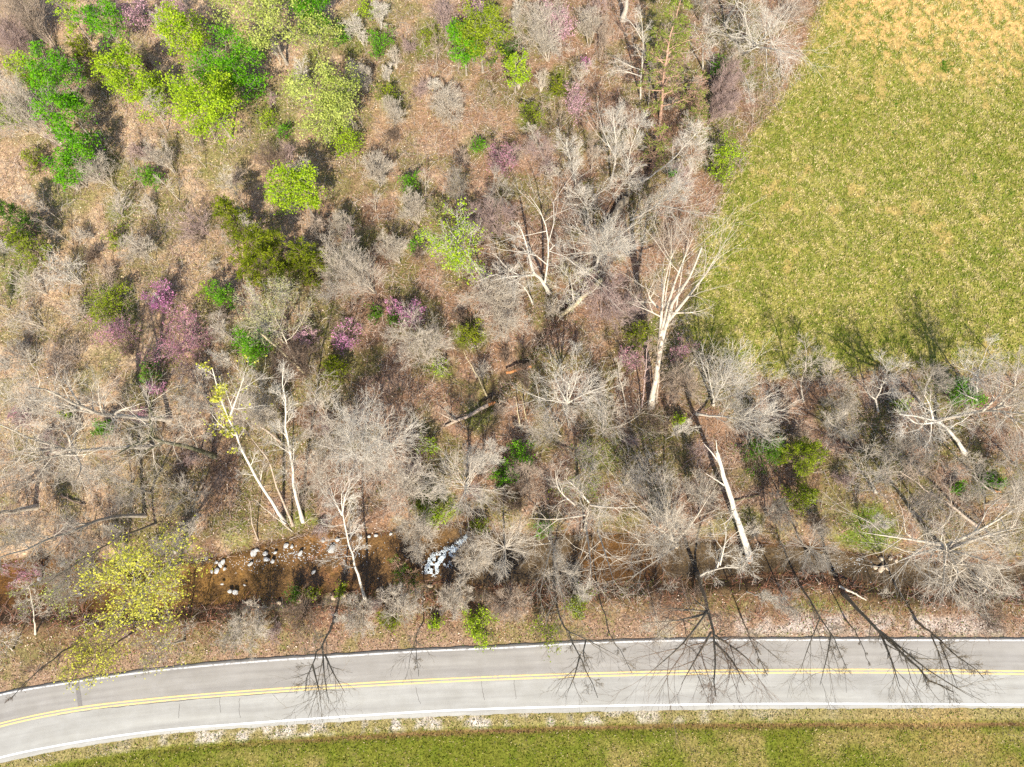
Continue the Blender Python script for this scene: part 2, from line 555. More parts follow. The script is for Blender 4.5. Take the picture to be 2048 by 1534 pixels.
def build_ground():
    def axis(a, b, step, far):
        inner = np.arange(a, b + step, step)
        out = np.array([1, 2.5, 5, 10, 20, 45, 100, 220, far])
        return np.concatenate([a - out[::-1], inner, inner[-1] + out])

    xs, ys = axis(-84, 84, 0.3, 600), axis(-34, 92, 0.3, 600)
    X, Y = np.meshgrid(xs, ys)
    Z = ground_z(X, Y)
    V = np.stack([X, Y, Z], -1).reshape(-1, 3)
    ny, nx = X.shape
    i = np.arange(ny * nx).reshape(ny, nx)
    Q = np.stack([i[:-1, :-1], i[:-1, 1:], i[1:, 1:], i[1:, :-1]], -1).reshape(-1, 4)
    m, nt, out = new_mat("ground_soil")
    co = node(nt, "ShaderNodeNewGeometry").outputs["Position"]
    at = node(nt, "ShaderNodeAttribute", attribute_name="Col").outputs["Color"]
    f = noise_tex(nt, 5.5, 6, 0.75, co)
    c = mixc(nt, 1.0, at, ramp(nt, f, [(0.32, (0.35, 0.33, 0.32)), (0.5, (0.95, 0.95, 0.95)), (0.68, (1.65, 1.6, 1.55))]), 'MULTIPLY')
    f2 = noise_tex(nt, 1.7, 4, 0.6, co)
    c = mixc(nt, 1.0, c, ramp(nt, f2, [(0.3, (0.72, 0.70, 0.70)), (0.7, (1.2, 1.2, 1.2))]), 'MULTIPLY')
    b = node(nt, "ShaderNodeBsdfDiffuse")
    nt.links.new(c, b.inputs[0])
    bp = node(nt, "ShaderNodeBump")
    bp.inputs["Strength"].default_value = 0.6
    bp.inputs["Distance"].default_value = 0.12
    nt.links.new(f, bp.inputs["Height"])
    nt.links.new(bp.outputs[0], b.inputs["Normal"])
    nt.links.new(b.outputs[0], out.inputs[0])
    me = make_mesh("ground", V, Q, m, zone_colour(X, Y).reshape(-1, 3), True)
    return link("ground", me, kind="structure")


ground = build_ground()


# ------------------------------------------------------------------ road
def build_road():
    xs = np.arange(-115, 115.1, 0.4)
    yn = at_x(ROAD_N, xs) + 0.12 * (noise2(xs, xs * 0, 0.7, 401) - 0.5)
    ys = at_x(ROAD_S, xs) + 0.16 * (noise2(xs, xs * 0 + 40, 0.6, 402) - 0.5)
    yc = at_x(LINE_C, xs)
    vs = np.array([0, 0.06, 0.25, 0.45, 0.495, 0.505, 0.55, 0.75, 0.94, 1.0])
    rows, cols, uv = [], [], []
    for v in vs:
        y = np.where(v < 0.5, ys + (yc - ys) * v * 2, yc + (yn - yc) * (v - 0.5) * 2)
        z = 0.055 + 0.05 * (1 - abs(v - 0.5) * 2)
        rows.append(np.stack([xs, y, np.full_like(xs, z)], -1))
        lane = np.array((0.272, 0.260, 0.232)) if v < 0.5 else np.array((0.236, 0.218, 0.193))
        if v in (0, 1.0):
            lane = lane * 0.8
        n = 0.94 + 0.12 * fbm(xs, xs * 0 + v * 30, 6.0, 411)
        cols.append(lane[None] * n[:, None])
        uv.append(np.stack([xs, np.full_like(xs, v), 0 * xs], -1))
    rows.insert(0, rows[0] + np.array([0, -0.03, -0.22]))
    rows.append(rows[-1] + np.array([0, 0.03, -0.22]))
    cols = [cols[0]] + cols + [cols[-1]]
    uv = [uv[0]] + uv + [uv[-1]]
    V = np.stack(rows)
    nr, nc = V.shape[:2]
    i = np.arange(nr * nc).reshape(nr, nc)
    Q = np.stack([i[:-1, :-1], i[:-1, 1:], i[1:, 1:], i[1:, :-1]], -1).reshape(-1, 4)
    m, nt, out = new_mat("asphalt")
    geo = node(nt, "ShaderNodeNewGeometry").outputs["Position"]
    at = node(nt, "ShaderNodeAttribute", attribute_name="Col").outputs["Color"]
    tr = node(nt, "ShaderNodeAttribute", attribute_name="Track").outputs["Vector"]
    mp = node(nt, "ShaderNodeMapping")
    mp.inputs["Scale"].default_value = (0.07, 9.0, 1)
    nt.links.new(tr, mp.inputs[0])
    f0 = noise_tex(nt, 1.0, 3, 0.55, mp.outputs[0])
    c = mixc(nt, 1.0, at, ramp(nt, f0, [(0.3, (0.84, 0.83, 0.83)), (0.7, (1.12, 1.12, 1.11))]), 'MULTIPLY')
    f1 = noise_tex(nt, 26.0, 4, 0.8, geo)
    c = mixc(nt, 1.0, c, ramp(nt, f1, [(0.3, (0.80, 0.80, 0.80)), (0.7, (1.18, 1.18, 1.18))]), 'MULTIPLY')
    f2 = noise_tex(nt, 0.5, 5, 0.6, geo)
    c = mixc(nt, 1.0, c, ramp(nt, f2, [(0.35, (0.93, 0.92, 0.90)), (0.65, (1.05, 1.05, 1.05))]), 'MULTIPLY')
    b = node(nt, "ShaderNodeBsdfPrincipled")
    b.inputs["Roughness"].default_value = 0.9
    b.inputs["Specular IOR Level"].default_value = 0.2
    nt.links.new(c, b.inputs["Base Color"])
    nt.links.new(b.outputs[0], out.inputs[0])
    me = make_mesh("road", V.reshape(-1, 3), Q, m, {"Col": np.stack(cols).reshape(-1, 3), "Track": np.stack(uv).reshape(-1, 3)}, True)
    road = link("road", me, kind="structure")

    def strip(name, line, off, width, z, mat, parent):
        yy = at_x(line, xs) + off
        w = width / 2 * (0.9 + 0.2 * noise2(xs, xs * 0 + off * 10, 0.5, 431))
        V = np.stack([np.stack([xs, yy - w, xs * 0 + z], -1), np.stack([xs, yy + w, xs * 0 + z], -1)])
        n = len(xs)
        k = np.arange(n - 1)
        Q = np.stack([k, k + 1, k + 1 + n, k + n], -1)
        return link(name, make_mesh(name, V.reshape(-1, 3), Q, mat), parent)

    def paint(name, col, worn, cut):
        m, nt, out = new_mat(name)
        geo = node(nt, "ShaderNodeNewGeometry").outputs["Position"]
        f = noise_tex(nt, 3.0, 6, 0.75, geo)
        c = ramp(nt, f, [(cut - 0.1, worn), (cut, col)])
        b = node(nt, "ShaderNodeBsdfDiffuse")
        nt.links.new(c, b.inputs[0])
        nt.links.new(b.outputs[0], out.inputs[0])
        return m

    white, faded = paint("road_paint_white", (0.62, 0.61, 0.58), (0.33, 0.32, 0.30), 0.40), paint("road_paint_faded", (0.48, 0.46, 0.43), (0.25, 0.235, 0.22), 0.50)
    yellow = paint("road_paint_yellow", (0.58, 0.42, 0.17), (0.36, 0.30, 0.21), 0.48)
    strip("edge_line", LINE_S, 0, 0.17, 0.075, white, road)
    strip("edge_line", LINE_N, 0, 0.16, 0.075, faded, road)
    strip("centre_line", LINE_C, -0.15, 0.145, 0.112, yellow, road)
    strip("centre_line", LINE_C, 0.15, 0.145, 0.112, yellow, road)
    # cracks and an old patch
    rng = np.random.default_rng(7)
    mk, nt, out = new_mat("road_crack_tar")
    d = node(nt, "ShaderNodeBsdfDiffuse")
    d.inputs[0].default_value = (0.10, 0.09, 0.08, 1)
    nt.links.new(d.outputs[0], out.inputs[0])
    crack = [[(441, 1392), (440, 1405), (442, 1425)], [(360, 1408), (359, 1430), (358, 1436)], [(480, 1396), (479, 1420), (481, 1436)],
             [(963, 1361), (964, 1375), (966, 1385), (969, 1400)], [(1027, 1356), (1029, 1372), (1032, 1398)],
             [(832, 1373), (836, 1395), (842, 1408)], [(1335, 1352), (1336, 1380)], [(1690, 1350), (1692, 1385)]]
    Vs, Qs = [], []
    for pl in crack:
        p = resample(W(*np.array(pl).T), 12)
        p[:, 0] += rng.normal(0, 0.025, 12)
        w = 0.018
        yn_, ys_, yc_ = at_x(ROAD_N, p[:, 0]), at_x(ROAD_S, p[:, 0]), at_x(LINE_C, p[:, 0])
        zc = 0.055 + 0.05 * np.clip(np.where(p[:, 1] < yc_, (p[:, 1] - ys_) / (yc_ - ys_), (yn_ - p[:, 1]) / (yn_ - yc_)), 0, 1) + 0.008
        V = np.concatenate([np.stack([p[:, 0] - w, p[:, 1], zc], -1), np.stack([p[:, 0] + w, p[:, 1], zc], -1)])
        k = np.arange(11)
        Vs.append(V)
        Qs.append(np.stack([k, k + 12, k + 13, k + 1], -1))
    xs2 = np.linspace(-46, -22, 90)                                # the long crack beside the centre line
    yy = at_x(LINE_C, xs2) - 0.27 + 0.10 * (noise2(xs2, xs2 * 0, 0.5, 441) - 0.5)
    keep = 0.014 + 0.02 * noise2(xs2, xs2 * 0, 2.0, 443)
    k = np.arange(89)
    Vs.append(np.concatenate([np.stack([xs2, yy - keep, xs2 * 0 + 0.108], -1), np.stack([xs2, yy + keep, xs2 * 0 + 0.108], -1)]))
    Qs.append(np.stack([k, k + 1, k + 91, k + 90], -1))
    V, Q = join(list(zip(Vs, Qs)))
    link("road_crack", make_mesh("road_crack", V, Q, mk), road)
    patch = [(150, 1366), (158, 1364), (163, 1390), (166, 1412), (158, 1416), (155, 1395)]
    w = W(*np.array(patch).T)
    w[:, 2] = np.interp(np.arange(6), [0, 5], [0.098, 0.098])
    w[[0, 1], 2] = 0.078
    w[[2, 5], 2] = 0.096
    w[[3, 4], 2] = 0.112
    mp_, nt, out = new_mat("road_patch_tar")
    d = node(nt, "ShaderNodeBsdfDiffuse")
    geo = node(nt, "ShaderNodeNewGeometry").outputs["Position"]
    nt.links.new(ramp(nt, noise_tex(nt, 9, 4, 0.7, geo), [(0.3, (0.13, 0.115, 0.10)), (0.7, (0.20, 0.185, 0.17))]), d.inputs[0])
    nt.links.new(d.outputs[0], out.inputs[0])
    link("road_patch", make_mesh("road_patch", w, np.array([[0, 1, 2, 5], [5, 2, 3, 4]]), mp_), road)


build_road()


# ------------------------------------------------------------------ creek
def build_water():
    xs = np.arange(-110, 110.1, 0.5)
    a, b = at_x(creek_n, xs) + 0.9, at_x(creek_s[::-1], xs) - 0.9
    vs = np.linspace(0, 1, 12)
    V = np.stack([np.stack([xs, b + (a - b) * v, np.full_like(xs, WATER_Z)], -1) for v in vs])
    nr, nc = V.shape[:2]
    i = np.arange(nr * nc).reshape(nr, nc)
    Q = np.stack([i[:-1, :-1], i[:-1, 1:], i[1:, 1:], i[1:, :-1]], -1).reshape(-1, 4)
    m, nt, out = new_mat("creek_water")
    geo = node(nt, "ShaderNodeNewGeometry").outputs["Position"]
    tr = node(nt, "ShaderNodeBsdfTransparent")
    tr.inputs[0].default_value = (0.84, 0.77, 0.65, 1)
    gl = node(nt, "ShaderNodeBsdfGlossy")
    gl.inputs["Roughness"].default_value = 0.06
    bp = node(nt, "ShaderNodeBump")
    bp.inputs["Strength"].default_value = 0.5
    bp.inputs["Distance"].default_value = 0.05
    nt.links.new(noise_tex(nt, 6.0, 4, 0.6, geo), bp.inputs["Height"])
    nt.links.new(bp.outputs[0], gl.inputs["Normal"])
    fr = node(nt, "ShaderNodeFresnel")
    fr.inputs[0].default_value = 1.33
    nt.links.new(bp.outputs[0], fr.inputs["Normal"])
    mx = node(nt, "ShaderNodeMixShader")
    nt.links.new(fr.outputs[0], mx.inputs[0])
    nt.links.new(tr.outputs[0], mx.inputs[1])
    nt.links.new(gl.outputs[0], mx.inputs[2])
    nt.links.new(mx.outputs[0], out.inputs[0])
    link("creek_water", make_mesh("creek_water", V.reshape(-1, 3), Q, m, None, True), kind="structure")
    # white water: flecks of foam heaped along the little drop, and white streaks painted as glints on the riffles
    rng = np.random.default_rng(12)
    mf, nt, out = new_mat("foam_glint_white")
    d = node(nt, "ShaderNodeBsdfDiffuse")
    d.inputs[0].default_value = (0.72, 0.78, 0.80, 1)
    nt.links.new(d.outputs[0], out.inputs[0])
    axis = resample(W(*np.array([(860, 1138), (878, 1122), (900, 1106), (915, 1090), (935, 1072)]).T, WATER_Z), 40)
    n = 11000
    t = rng.random(n) ** 1.7
    k = (t * 39).astype(int)
    wid = np.interp(t, [0, 0.15, 0.45, 0.6, 1], [0.6, 1.0, 0.75, 0.28, 0.15])
    p = axis[k] + np.stack([rng.normal(0, 0.55, n) * wid, rng.normal(0, 0.55, n) * wid, 0.02 + 0.16 * rng.random(n) * wid], -1)
    keep = noise2(p[:, 0], p[:, 1], 0.28, 77) > 0.44
    V1, Q1 = diamonds(rng, p[keep], 0.085, 0.6, flat=0.4)
    link("white_water", make_mesh("white_water", V1, Q1, mf), kind="structure")
    q = []
    for cx, cy, sx, sy, m_ in ((640, 1108, 55, 12, 150), (580, 1112, 30, 10, 90), (700, 1100, 40, 10, 60), (1700, 1130, 30, 12, 50), (490, 1130, 25, 10, 60), (900, 1130, 60, 20, 50)):
        q.append(W(rng.normal(cx, sx, m_), rng.normal(cy, sy, m_), WATER_Z + 0.015))
    q = np.concatenate(q)
    q = q[in_poly(q[:, 0], q[:, 1], creek_poly)]
    ax = np.tile([0.8, -0.25, 0.0], (len(q), 1)) * np.sign(rng.random((len(q), 1)) - 0.3)
    V2, Q2 = diamonds(rng, q, 0.17, 0.16, axis=ax, flat=0.9)
    link("riffle_glints", make_mesh("riffle_glints", V2, Q2, mf), kind="stuff")  # flat white streaks stand in for sun glints on the ripples


build_water()


# ------------------------------------------------------------------ ground stuff nobody could count
def scatter(n, seed, margin=140):
    rng = np.random.default_rng(seed)
    x, y = rng.uniform(-82, 82, n), rng.uniform(-30, 84, n)
    px, py = PX(x, y)
    k = (px > -margin) & (px < 2048 + margin) & (py > -margin) & (py < 1534 + margin)
    return rng, x[k], y[k], px[k], py[k]


def masks(x, y):
    fin = in_poly(x, y, field_poly)
    fd = line_dist(x, y, FIELD)
    f = np.where(fin, fd, -fd)
    yn, ys = at_x(ROAD_N, x), at_x(ROAD_S, x)
    ins = in_poly(x, y, creek_poly)
    return f, y - yn, ys - y, ins


def build_stuff():
    # fallen leaves
    rng, x, y, px, py = scatter(330000, 51)
    f, up, dn, ins = masks(x, y)
    k = (f < 0.4 * rng.random(len(x))) & (up > 0.15) & (~ins) & (rng.random(len(x)) < 0.35 + 0.65 * fbm(x, y, 2.0, 511))
    k &= ~((line_dist(x, y, creek_s) < 1.7) & (rng.random(len(x)) < 0.8))
    x, y, px, py = x[k], y[k], px[k], py[k]
    n = len(x)
    z = ground_z(x, y) + 0.02 + 0.05 * rng.random(n)
    V, Q = diamonds(rng, np.stack([x, y, z], -1), 0.17, 0.62, flat=0.55)
    pal = np.array([(0.26, 0.15, 0.095), (0.40, 0.27, 0.19), (0.14, 0.075, 0.045), (0.52, 0.41, 0.32), (0.24, 0.11, 0.06), (0.075, 0.045, 0.03)])
    pal2 = np.array([(0.46, 0.33, 0.19), (0.52, 0.40, 0.26), (0.28, 0.19, 0.10), (0.42, 0.27, 0.16), (0.22, 0.20, 0.07), (0.14, 0.09, 0.05)])
    pick = rng.choice(6, n, p=[.24, .18, .22, .12, .10, .14])
    w = (rng.random(n) < smooth(1250, 500, px + 0.6 * py + 400 * (fbm(x, y, 5.0, 101) - 0.5)))[:, None]
    c = np.where(w, pal2[pick], pal[pick]) * (0.8 + 0.4 * rng.random(n))[:, None]
    link("leaf_litter", make_mesh("leaf_litter", V, Q, M_DRY, np.repeat(c, 4, 0)), kind="stuff")

    # dead stems and twigs of the undergrowth
    rng, x, y, px, py = scatter(250000, 52)
    f, up, dn, ins = masks(x, y)
    dens = 0.25 + 0.75 * smooth(0.35, 0.65, fbm(x, y, 3.0, 521))
    k = (f < 0.8) & (up > 1.3 + 0.8 * rng.random(len(x))) & (~ins) & (rng.random(len(x)) < dens)
    x, y, px, py = x[k], y[k], px[k], py[k]
    n = len(x)
    L = 0.35 + 1.6 * rng.random(n) ** 1.6
    az, el = rng.random(n) * 6.283, RAD(1) * (3 + 70 * rng.random(n) ** 1.4)
    d = np.stack([np.cos(az) * np.cos(el), np.sin(az) * np.cos(el), np.sin(el)], -1)
    P = np.zeros((n, 3, 3))
    P[:, 0] = np.stack([x, y, ground_z(x, y) + 0.03], -1)
    P[:, 1] = P[:, 0] + d * L[:, None] * 0.5
    P[:, 2] = P[:, 1] + unit(d + rng.normal(0, 0.35, (n, 3))) * L[:, None] * 0.5
    R = np.stack([0.016 + 0.012 * rng.random(n), np.full(n, 0.013), np.full(n, 0.008)], -1)
    V, Q = tubes(P, R, 3)
    pal = np.array([(0.40, 0.33, 0.27), (0.46, 0.34, 0.26), (0.26, 0.18, 0.13), (0.52, 0.45, 0.36), (0.36, 0.22, 0.17)])
    c = pal[rng.choice(5, n, p=[.27, .25, .18, .15, .15])] * (0.75 + 0.5 * rng.random(n))[:, None]
    cane = (up[k] < 8.5) & (rng.random(n) < 0.62)
    c[cane] = np.array((0.30, 0.135, 0.085)) * (0.7 + 0.6 * rng.random(cane.sum()))[:, None]
    link("undergrowth_twigs", make_mesh("undergrowth_twigs", V, Q, M_DRY, np.repeat(c, 9, 0)), kind="stuff")

    # low green plants on the forest floor
    rng, x, y, px, py = scatter(360000, 53)
    f, up, dn, ins = masks(x, y)
    g = 0.42 * smooth(0.40, 0.66, fbm(x, y, 3.2, 131)) + 0.12 * smooth(1200, 500, py) + 0.05
    for gx, gy, gr, gs in GREEN_PATCHES:
        g = np.maximum(g, 0.62 * gs * smooth(1.2, 0.3, np.hypot(px - gx, py - gy) / gr + 0.8 * (fbm(x, y, 1.0, 531) - 0.5)))
    k = (f < 0.6) & (up > 0.3) & (~ins) & (rng.random(len(x)) < g)
    x, y = x[k], y[k]
    n = len(x)
    V, Q = diamonds(rng, np.stack([x, y, ground_z(x, y) + 0.04 + 0.22 * rng.random(n) ** 2], -1), 0.15, 0.5, flat=0.3)
    c = tint(rng, (0.085, 0.155, 0.012), (0.24, 0.245, 0.05), n, fbm(x, y, 2.0, 533), 0.5)
    link("green_ground_cover", make_mesh("green_ground_cover", V, Q, M_LEAF, np.repeat(c, 4, 0)), kind="stuff")

    # grass of the hay field and of the lawn south of the road
    def blades(name, x, y, c, size, seed, lean):
        rng = np.random.default_rng(seed)
        n = len(x)
        h = size * (0.5 + rng.random(n))
        ax = unit(np.stack([lean[0] + rng.normal(0, 0.6, n), lean[1] + rng.normal(0, 0.6, n), 0.35 + 0.5 * rng.random(n)], -1))
        p = np.stack([x, y, ground_z(x, y) - 0.01], -1)
        b = unit(np.cross(ax, rng.normal(0, 1, (n, 3)))) * (0.028 + 0.03 * rng.random(n))[:, None]
        t = p + ax * h[:, None]
        V = np.stack([p - b, p + b, t + b * 0.35, t - b * 0.35], 1).reshape(-1, 3)
        Q = np.arange(4 * n).reshape(n, 4)
        link(name, make_mesh(name, V, Q, M_GRASS, np.repeat(c, 4, 0)), kind="stuff")

    rng, x, y, px, py = scatter(1150000, 54, 60)
    fin = in_poly(x, y, field_poly)
    x, y, px, py = x[fin], y[fin], px[fin], py[fin]
    u, v = x * 0.86 + y * 0.5, -x * 0.5 + y * 0.86
    st = noise2(u, v, 0.55, 201) * 0.5 + noise2(u / 0.5, v / 2.2, 0.5, 203) * 0.5
    orange = smooth(190, 40, py - 0.10 * (px - 1850) + 150 * (fbm(x, y, 4.0, 223) - 0.5)) * smooth(1560, 1760, px)
    bare = orange * smooth(0.38, 0.62, st) + 0.5 * smooth(0.70, 0.78, fbm(x, y, 2.6, 227))
    clump = noise2(x, y, 0.42, 551)
    k = rng.random(len(x)) < np.clip(0.30 + 0.75 * clump - 0.85 * bare, 0.04, 1)
    x, y, px, py, st, orange, clump = x[k], y[k], px[k], py[k], st[k], orange[k], clump[k]
    n = len(x)
    sf = np.clip(0.31 + 0.65 * smooth(0.5, 0.8, st) + 0.4 * orange + 0.5 * (fbm(x, y, 6.0, 553) - 0.5), 0, 0.9)
    straw = (rng.random(n) < sf)[:, None]
    gcol = tint(rng, (0.085, 0.155, 0.012), (0.21, 0.225, 0.03), n, clump, 0.5)
    scol = tint(rng, (0.40, 0.33, 0.14), (0.60, 0.48, 0.25), n, None, 0.5)
    for tx, ty, tr in ((1890, 134, 13), (1795, 207, 8), (1720, 222, 5), (1787, 265, 6), (1830, 255, 6), (2020, 385, 7), (1950, 360, 8)):
        d = np.hypot(px - tx, py - ty) < tr * (0.7 + 0.6 * rng.random(n))
        straw[d] = False
        gcol[d] = np.array((0.06, 0.14, 0.010))
    blades("field_grass", x, y, np.where(straw, scol, gcol), 0.24, 55, (0.12, 0.30))

    rng, x, y, px, py = scatter(900000, 56, 60)
    ys = at_x(ROAD_S, x)
    dn = ys - y
    k = (dn > 0.02) & (rng.random(len(x)) < 0.35 + 0.7 * noise2(x, y, 0.4, 561))
    x, y, px, dn = x[k], y[k], px[k], dn[k]
    n = len(x)
    band = smooth(1.35, 0.9, dn)
    sf = 0.18 + 0.35 * band + 0.45 * smooth(0.4, 0.75, fbm(x, y, 4.0, 301)) * smooth(1.6, 2.6, dn) + 0.15 * smooth(1500, 2000, px)
    straw = (rng.random(n) < sf)[:, None]
    gcol = tint(rng, (0.075, 0.150, 0.008), (0.19, 0.205, 0.02), n, fbm(x, y, 1.2, 563), 0.5)
    c = np.where(straw, tint(rng, (0.34, 0.25, 0.10), (0.50, 0.40, 0.22), n), gcol)
    brown = rng.random(n) < 0.85 * np.exp(-((dn - 1.55 - 0.25 * (fbm(x, y, 5.0, 101) - 0.5)) / 0.22) ** 2) * smooth(250, 900, px)
    c[brown] = np.array((0.20, 0.10, 0.055)) * (0.7 + 0.6 * rng.random(brown.sum()))[:, None]
    blades("lawn_grass", x, y, c, 0.17, 57, (0.05, 0.15))

    # weeds and dry grass on the north verge
    rng, x, y, px, py = scatter(420000, 58, 60)
    up = y - at_x(ROAD_N, x)
    k = (up > 0.05) & (up < 3.4) & (rng.random(len(x)) < 0.75 * smooth(3.4, 1.0, up))
    x, y, px, up = x[k], y[k], px[k], up[k]
    n = len(x)
    straw = (rng.random(n) < 0.72 - 0.3 * smooth(0.5, 0.7, fbm(x, y, 1.4, 103)))[:, None]
    c = np.where(straw, tint(rng, (0.34, 0.22, 0.15), (0.50, 0.40, 0.30), n, None, 0.6), tint(rng, (0.08, 0.14, 0.012), (0.19, 0.20, 0.03), n))
    blades("verge_grass", x, y, c, 0.19, 59, (0.0, 0.0))
    # gravel washed on to both road edges
    rng = np.random.default_rng(60)
    x = rng.uniform(-56, 56, 9000)
    px, _ = PX(x, -15.0)
    south = rng.random(9000) < 0.6
    y = np.where(south, at_x(ROAD_S, x) - np.abs(rng.normal(0.6, 0.35, 9000)), at_x(ROAD_N, x) + np.abs(rng.normal(1.3, 0.5, 9000)))
    dens = np.where(south, smooth(0.45, 0.62, fbm(x, y, 1.3, 307)) * smooth(1900, 1000, px), smooth(1300, 1500, px) * 0.8)
    k = rng.random(9000) < dens
    x, y = x[k], y[k]
    n = len(x)
    V, Q = diamonds(rng, np.stack([x, y, ground_z(x, y) + 0.06], -1), 0.085, 0.7, flat=0.5)
    c = tint(rng, (0.28, 0.23, 0.18), (0.48, 0.42, 0.36), n, None, 0.6)
    link("roadside_gravel", make_mesh("roadside_gravel", V, Q, M_DRY, np.repeat(c, 4, 0)), kind="stuff")


build_stuff()


# ------------------------------------------------------------------ rocks in the creek
def rock_material(name, a, b):
    m, nt, out = new_mat(name)
    co = node(nt, "ShaderNodeTexCoord").outputs["Object"]
    c = ramp(nt, noise_tex(nt, 3.5, 6, 0.65, co), [(0.32, b), (0.6, a)])
    d = node(nt, "ShaderNodeBsdfPrincipled")
    d.inputs["Roughness"].default_value = 0.85
    d.inputs["Specular IOR Level"].default_value = 0.25
    nt.links.new(c, d.inputs["Base Color"])
    nt.links.new(d.outputs[0], out.inputs[0])
    return m


ROCK = {'white': rock_material("rock_pale", (0.46, 0.445, 0.41), (0.25, 0.235, 0.21)), 'tan': rock_material("rock_tan", (0.52, 0.41, 0.28), (0.27, 0.20, 0.13))}


def rock_mesh(seed, sx, sy, sz, mat):
    import bmesh
    rng = np.random.default_rng(seed)
    bm = bmesh.new()
    bmesh.ops.create_icosphere(bm, subdivisions=2, radius=1.0)
    nrm = unit(rng.normal(0, 1, (11, 3)))
    off = 0.62 + 0.3 * rng.random(11)
    for v in bm.verts:
        d = np.array(v.co)
        t = nrm @ d
        r = min(1.0, (off / np.maximum(t, 1e-3)).min())
        r *= 1 + 0.03 * rng.normal()
        v.co = (d[0] * r * sx, d[1] * r * sy, d[2] * r * sz)
    me = bpy.data.meshes.new("rock")
    bm.to_mesh(me)
    bm.free()
    me.materials.append(mat)
    return me


ORD = ["leftmost", "second from the left", "third from the left", "fourth from the left", "fifth from the left", "sixth from the left",
       "seventh from the left", "eighth from the left", "ninth from the left", "tenth from the left"]


def rock_cluster(phrase, items, group, mat='white', lift=0.12):
    items = sorted(items)
    for i, (px, py, rp) in enumerate(items):
        p = W(px, py, WATER_Z)
        r = rp / 19.0 * 0.68
        rng = np.random.default_rng(int(px * 7 + py))
        o = link("rock", rock_mesh(int(px * 31 + py), r * (0.9 + 0.4 * rng.random()), r * (0.65 + 0.3 * rng.random()), r * 0.6, ROCK[mat]), None,
                 phrase if len(items) == 1 else f"{phrase}, {ORD[i] if i < len(items) - 1 else 'rightmost'}", "rock", group)
        z = WATER_Z + lift * 0.6 if in_poly(p[0], p[1], creek_poly) else float(ground_z(p[0], p[1])) + 0.1
        o.location = (p[0], p[1], z)
        o.rotation_euler = (0, 0, rng.random() * 6.28)


rock_cluster("pale rock heaped in the creek beside the yellow tree",
             [(434, 1141, 10), (441, 1130, 8), (447, 1124, 9), (424, 1143, 6), (449, 1137, 7), (413, 1117, 6), (433, 1125, 6)], "rocks in the creek")
rock_cluster("pale rock of the tight cluster at the creek's upper edge",
             [(508, 1107, 11), (514, 1100, 8), (531, 1107, 10), (533, 1118, 12), (545, 1123, 8), (501, 1128, 8), (551, 1105, 7)], "rocks in the creek")
rock_cluster("pale rock in the creek below the leaning white trunks", [(572, 1092, 9), (601, 1106, 10), (584, 1093, 6)], "rocks in the creek")
rock_cluster("large pale boulder in the creek left of the bare leaning trunk", [(664, 1098, 14)], "rocks in the creek")
rock_cluster("pale rock at the creek edge behind the bare leaning trunk", [(675, 1079, 9)], "rocks in the creek")
rock_cluster("narrow white stone alone in the upper creek between two tree shadows", [(646, 1082, 6)], "rocks in the creek")
rock_cluster("small oval pale stone alone in the middle of the brown creek", [(628, 1144, 7)], "rocks in the creek")
rock_cluster("pale stone on the sandy bank above the fallen sapling", [(721, 1075, 8), (738, 1073, 6), (752, 1071, 7), (704, 1068, 5), (782, 1068, 5)], "rocks in the creek")
rock_cluster("white rock under the yellow tree's crown", [(460, 1182, 9), (471, 1185, 9), (445, 1168, 6), (490, 1170, 5)], "rocks in the creek")
rock_cluster("pale rock in the far left stretch of the creek", [(126, 1129, 9), (80, 1158, 8), (133, 1176, 7), (162, 1187, 9), (110, 1186, 6)], "rocks in the creek")
rock_cluster("tan rock on the creek bend under the wide crown", [(1762, 1118, 10), (1780, 1117, 9), (1750, 1135, 8), (1762, 1138, 12), (1774, 1137, 8), (1800, 1112, 7), (1792, 1122, 6)], "rocks in the creek", 'tan')
rock_cluster("tan stone on the eroded bank below the brown pool", [(560, 1206, 9), (600, 1203, 8), (630, 1197, 9), (670, 1196, 9), (520, 1212, 7), (690, 1190, 7)], "stones on the eroded bank", 'tan')
rock_cluster("tan stone right of the bare leaning trunk's foot", [(757, 1180, 7), (780, 1178, 8), (800, 1176, 7), (860, 1172, 7), (900, 1178, 6)], "stones on the eroded bank", 'tan')


# ------------------------------------------------------------------ pale ring lying by the road
def ring():
    n, k = 28, 8
    a = np.arange(n) / n * 2 * np.pi
    P = np.stack([0.21 * np.cos(a), 0.21 * np.sin(a), a * 0], -1)
    b = np.arange(k) / k * 2 * np.pi
    rad = unit(P)
    V = P[:, None] + 0.032 * (np.cos(b)[None, :, None] * rad[:, None] + np.sin(b)[None, :, None] * 1.7 * np.array([0, 0, 1.0]))
    i = np.arange(n * k).reshape(n, k)
    Q = np.stack([i, np.roll(i, -1, 0), np.roll(np.roll(i, -1, 0), -1, 1), np.roll(i, -1, 1)], -1).reshape(-1, 4)
    o = link("hoop", make_mesh("hoop", V.reshape(-1, 3), Q, BARK['white'], None, True), None, "small pale round hoop lying in the brush above the road", "hoop")
    p = W(469, 1248)
    o.location = (p[0], p[1], float(ground_z(p[0], p[1])) + 0.12)
    o.rotation_euler = (0.15, 0.1, 0)


ring()


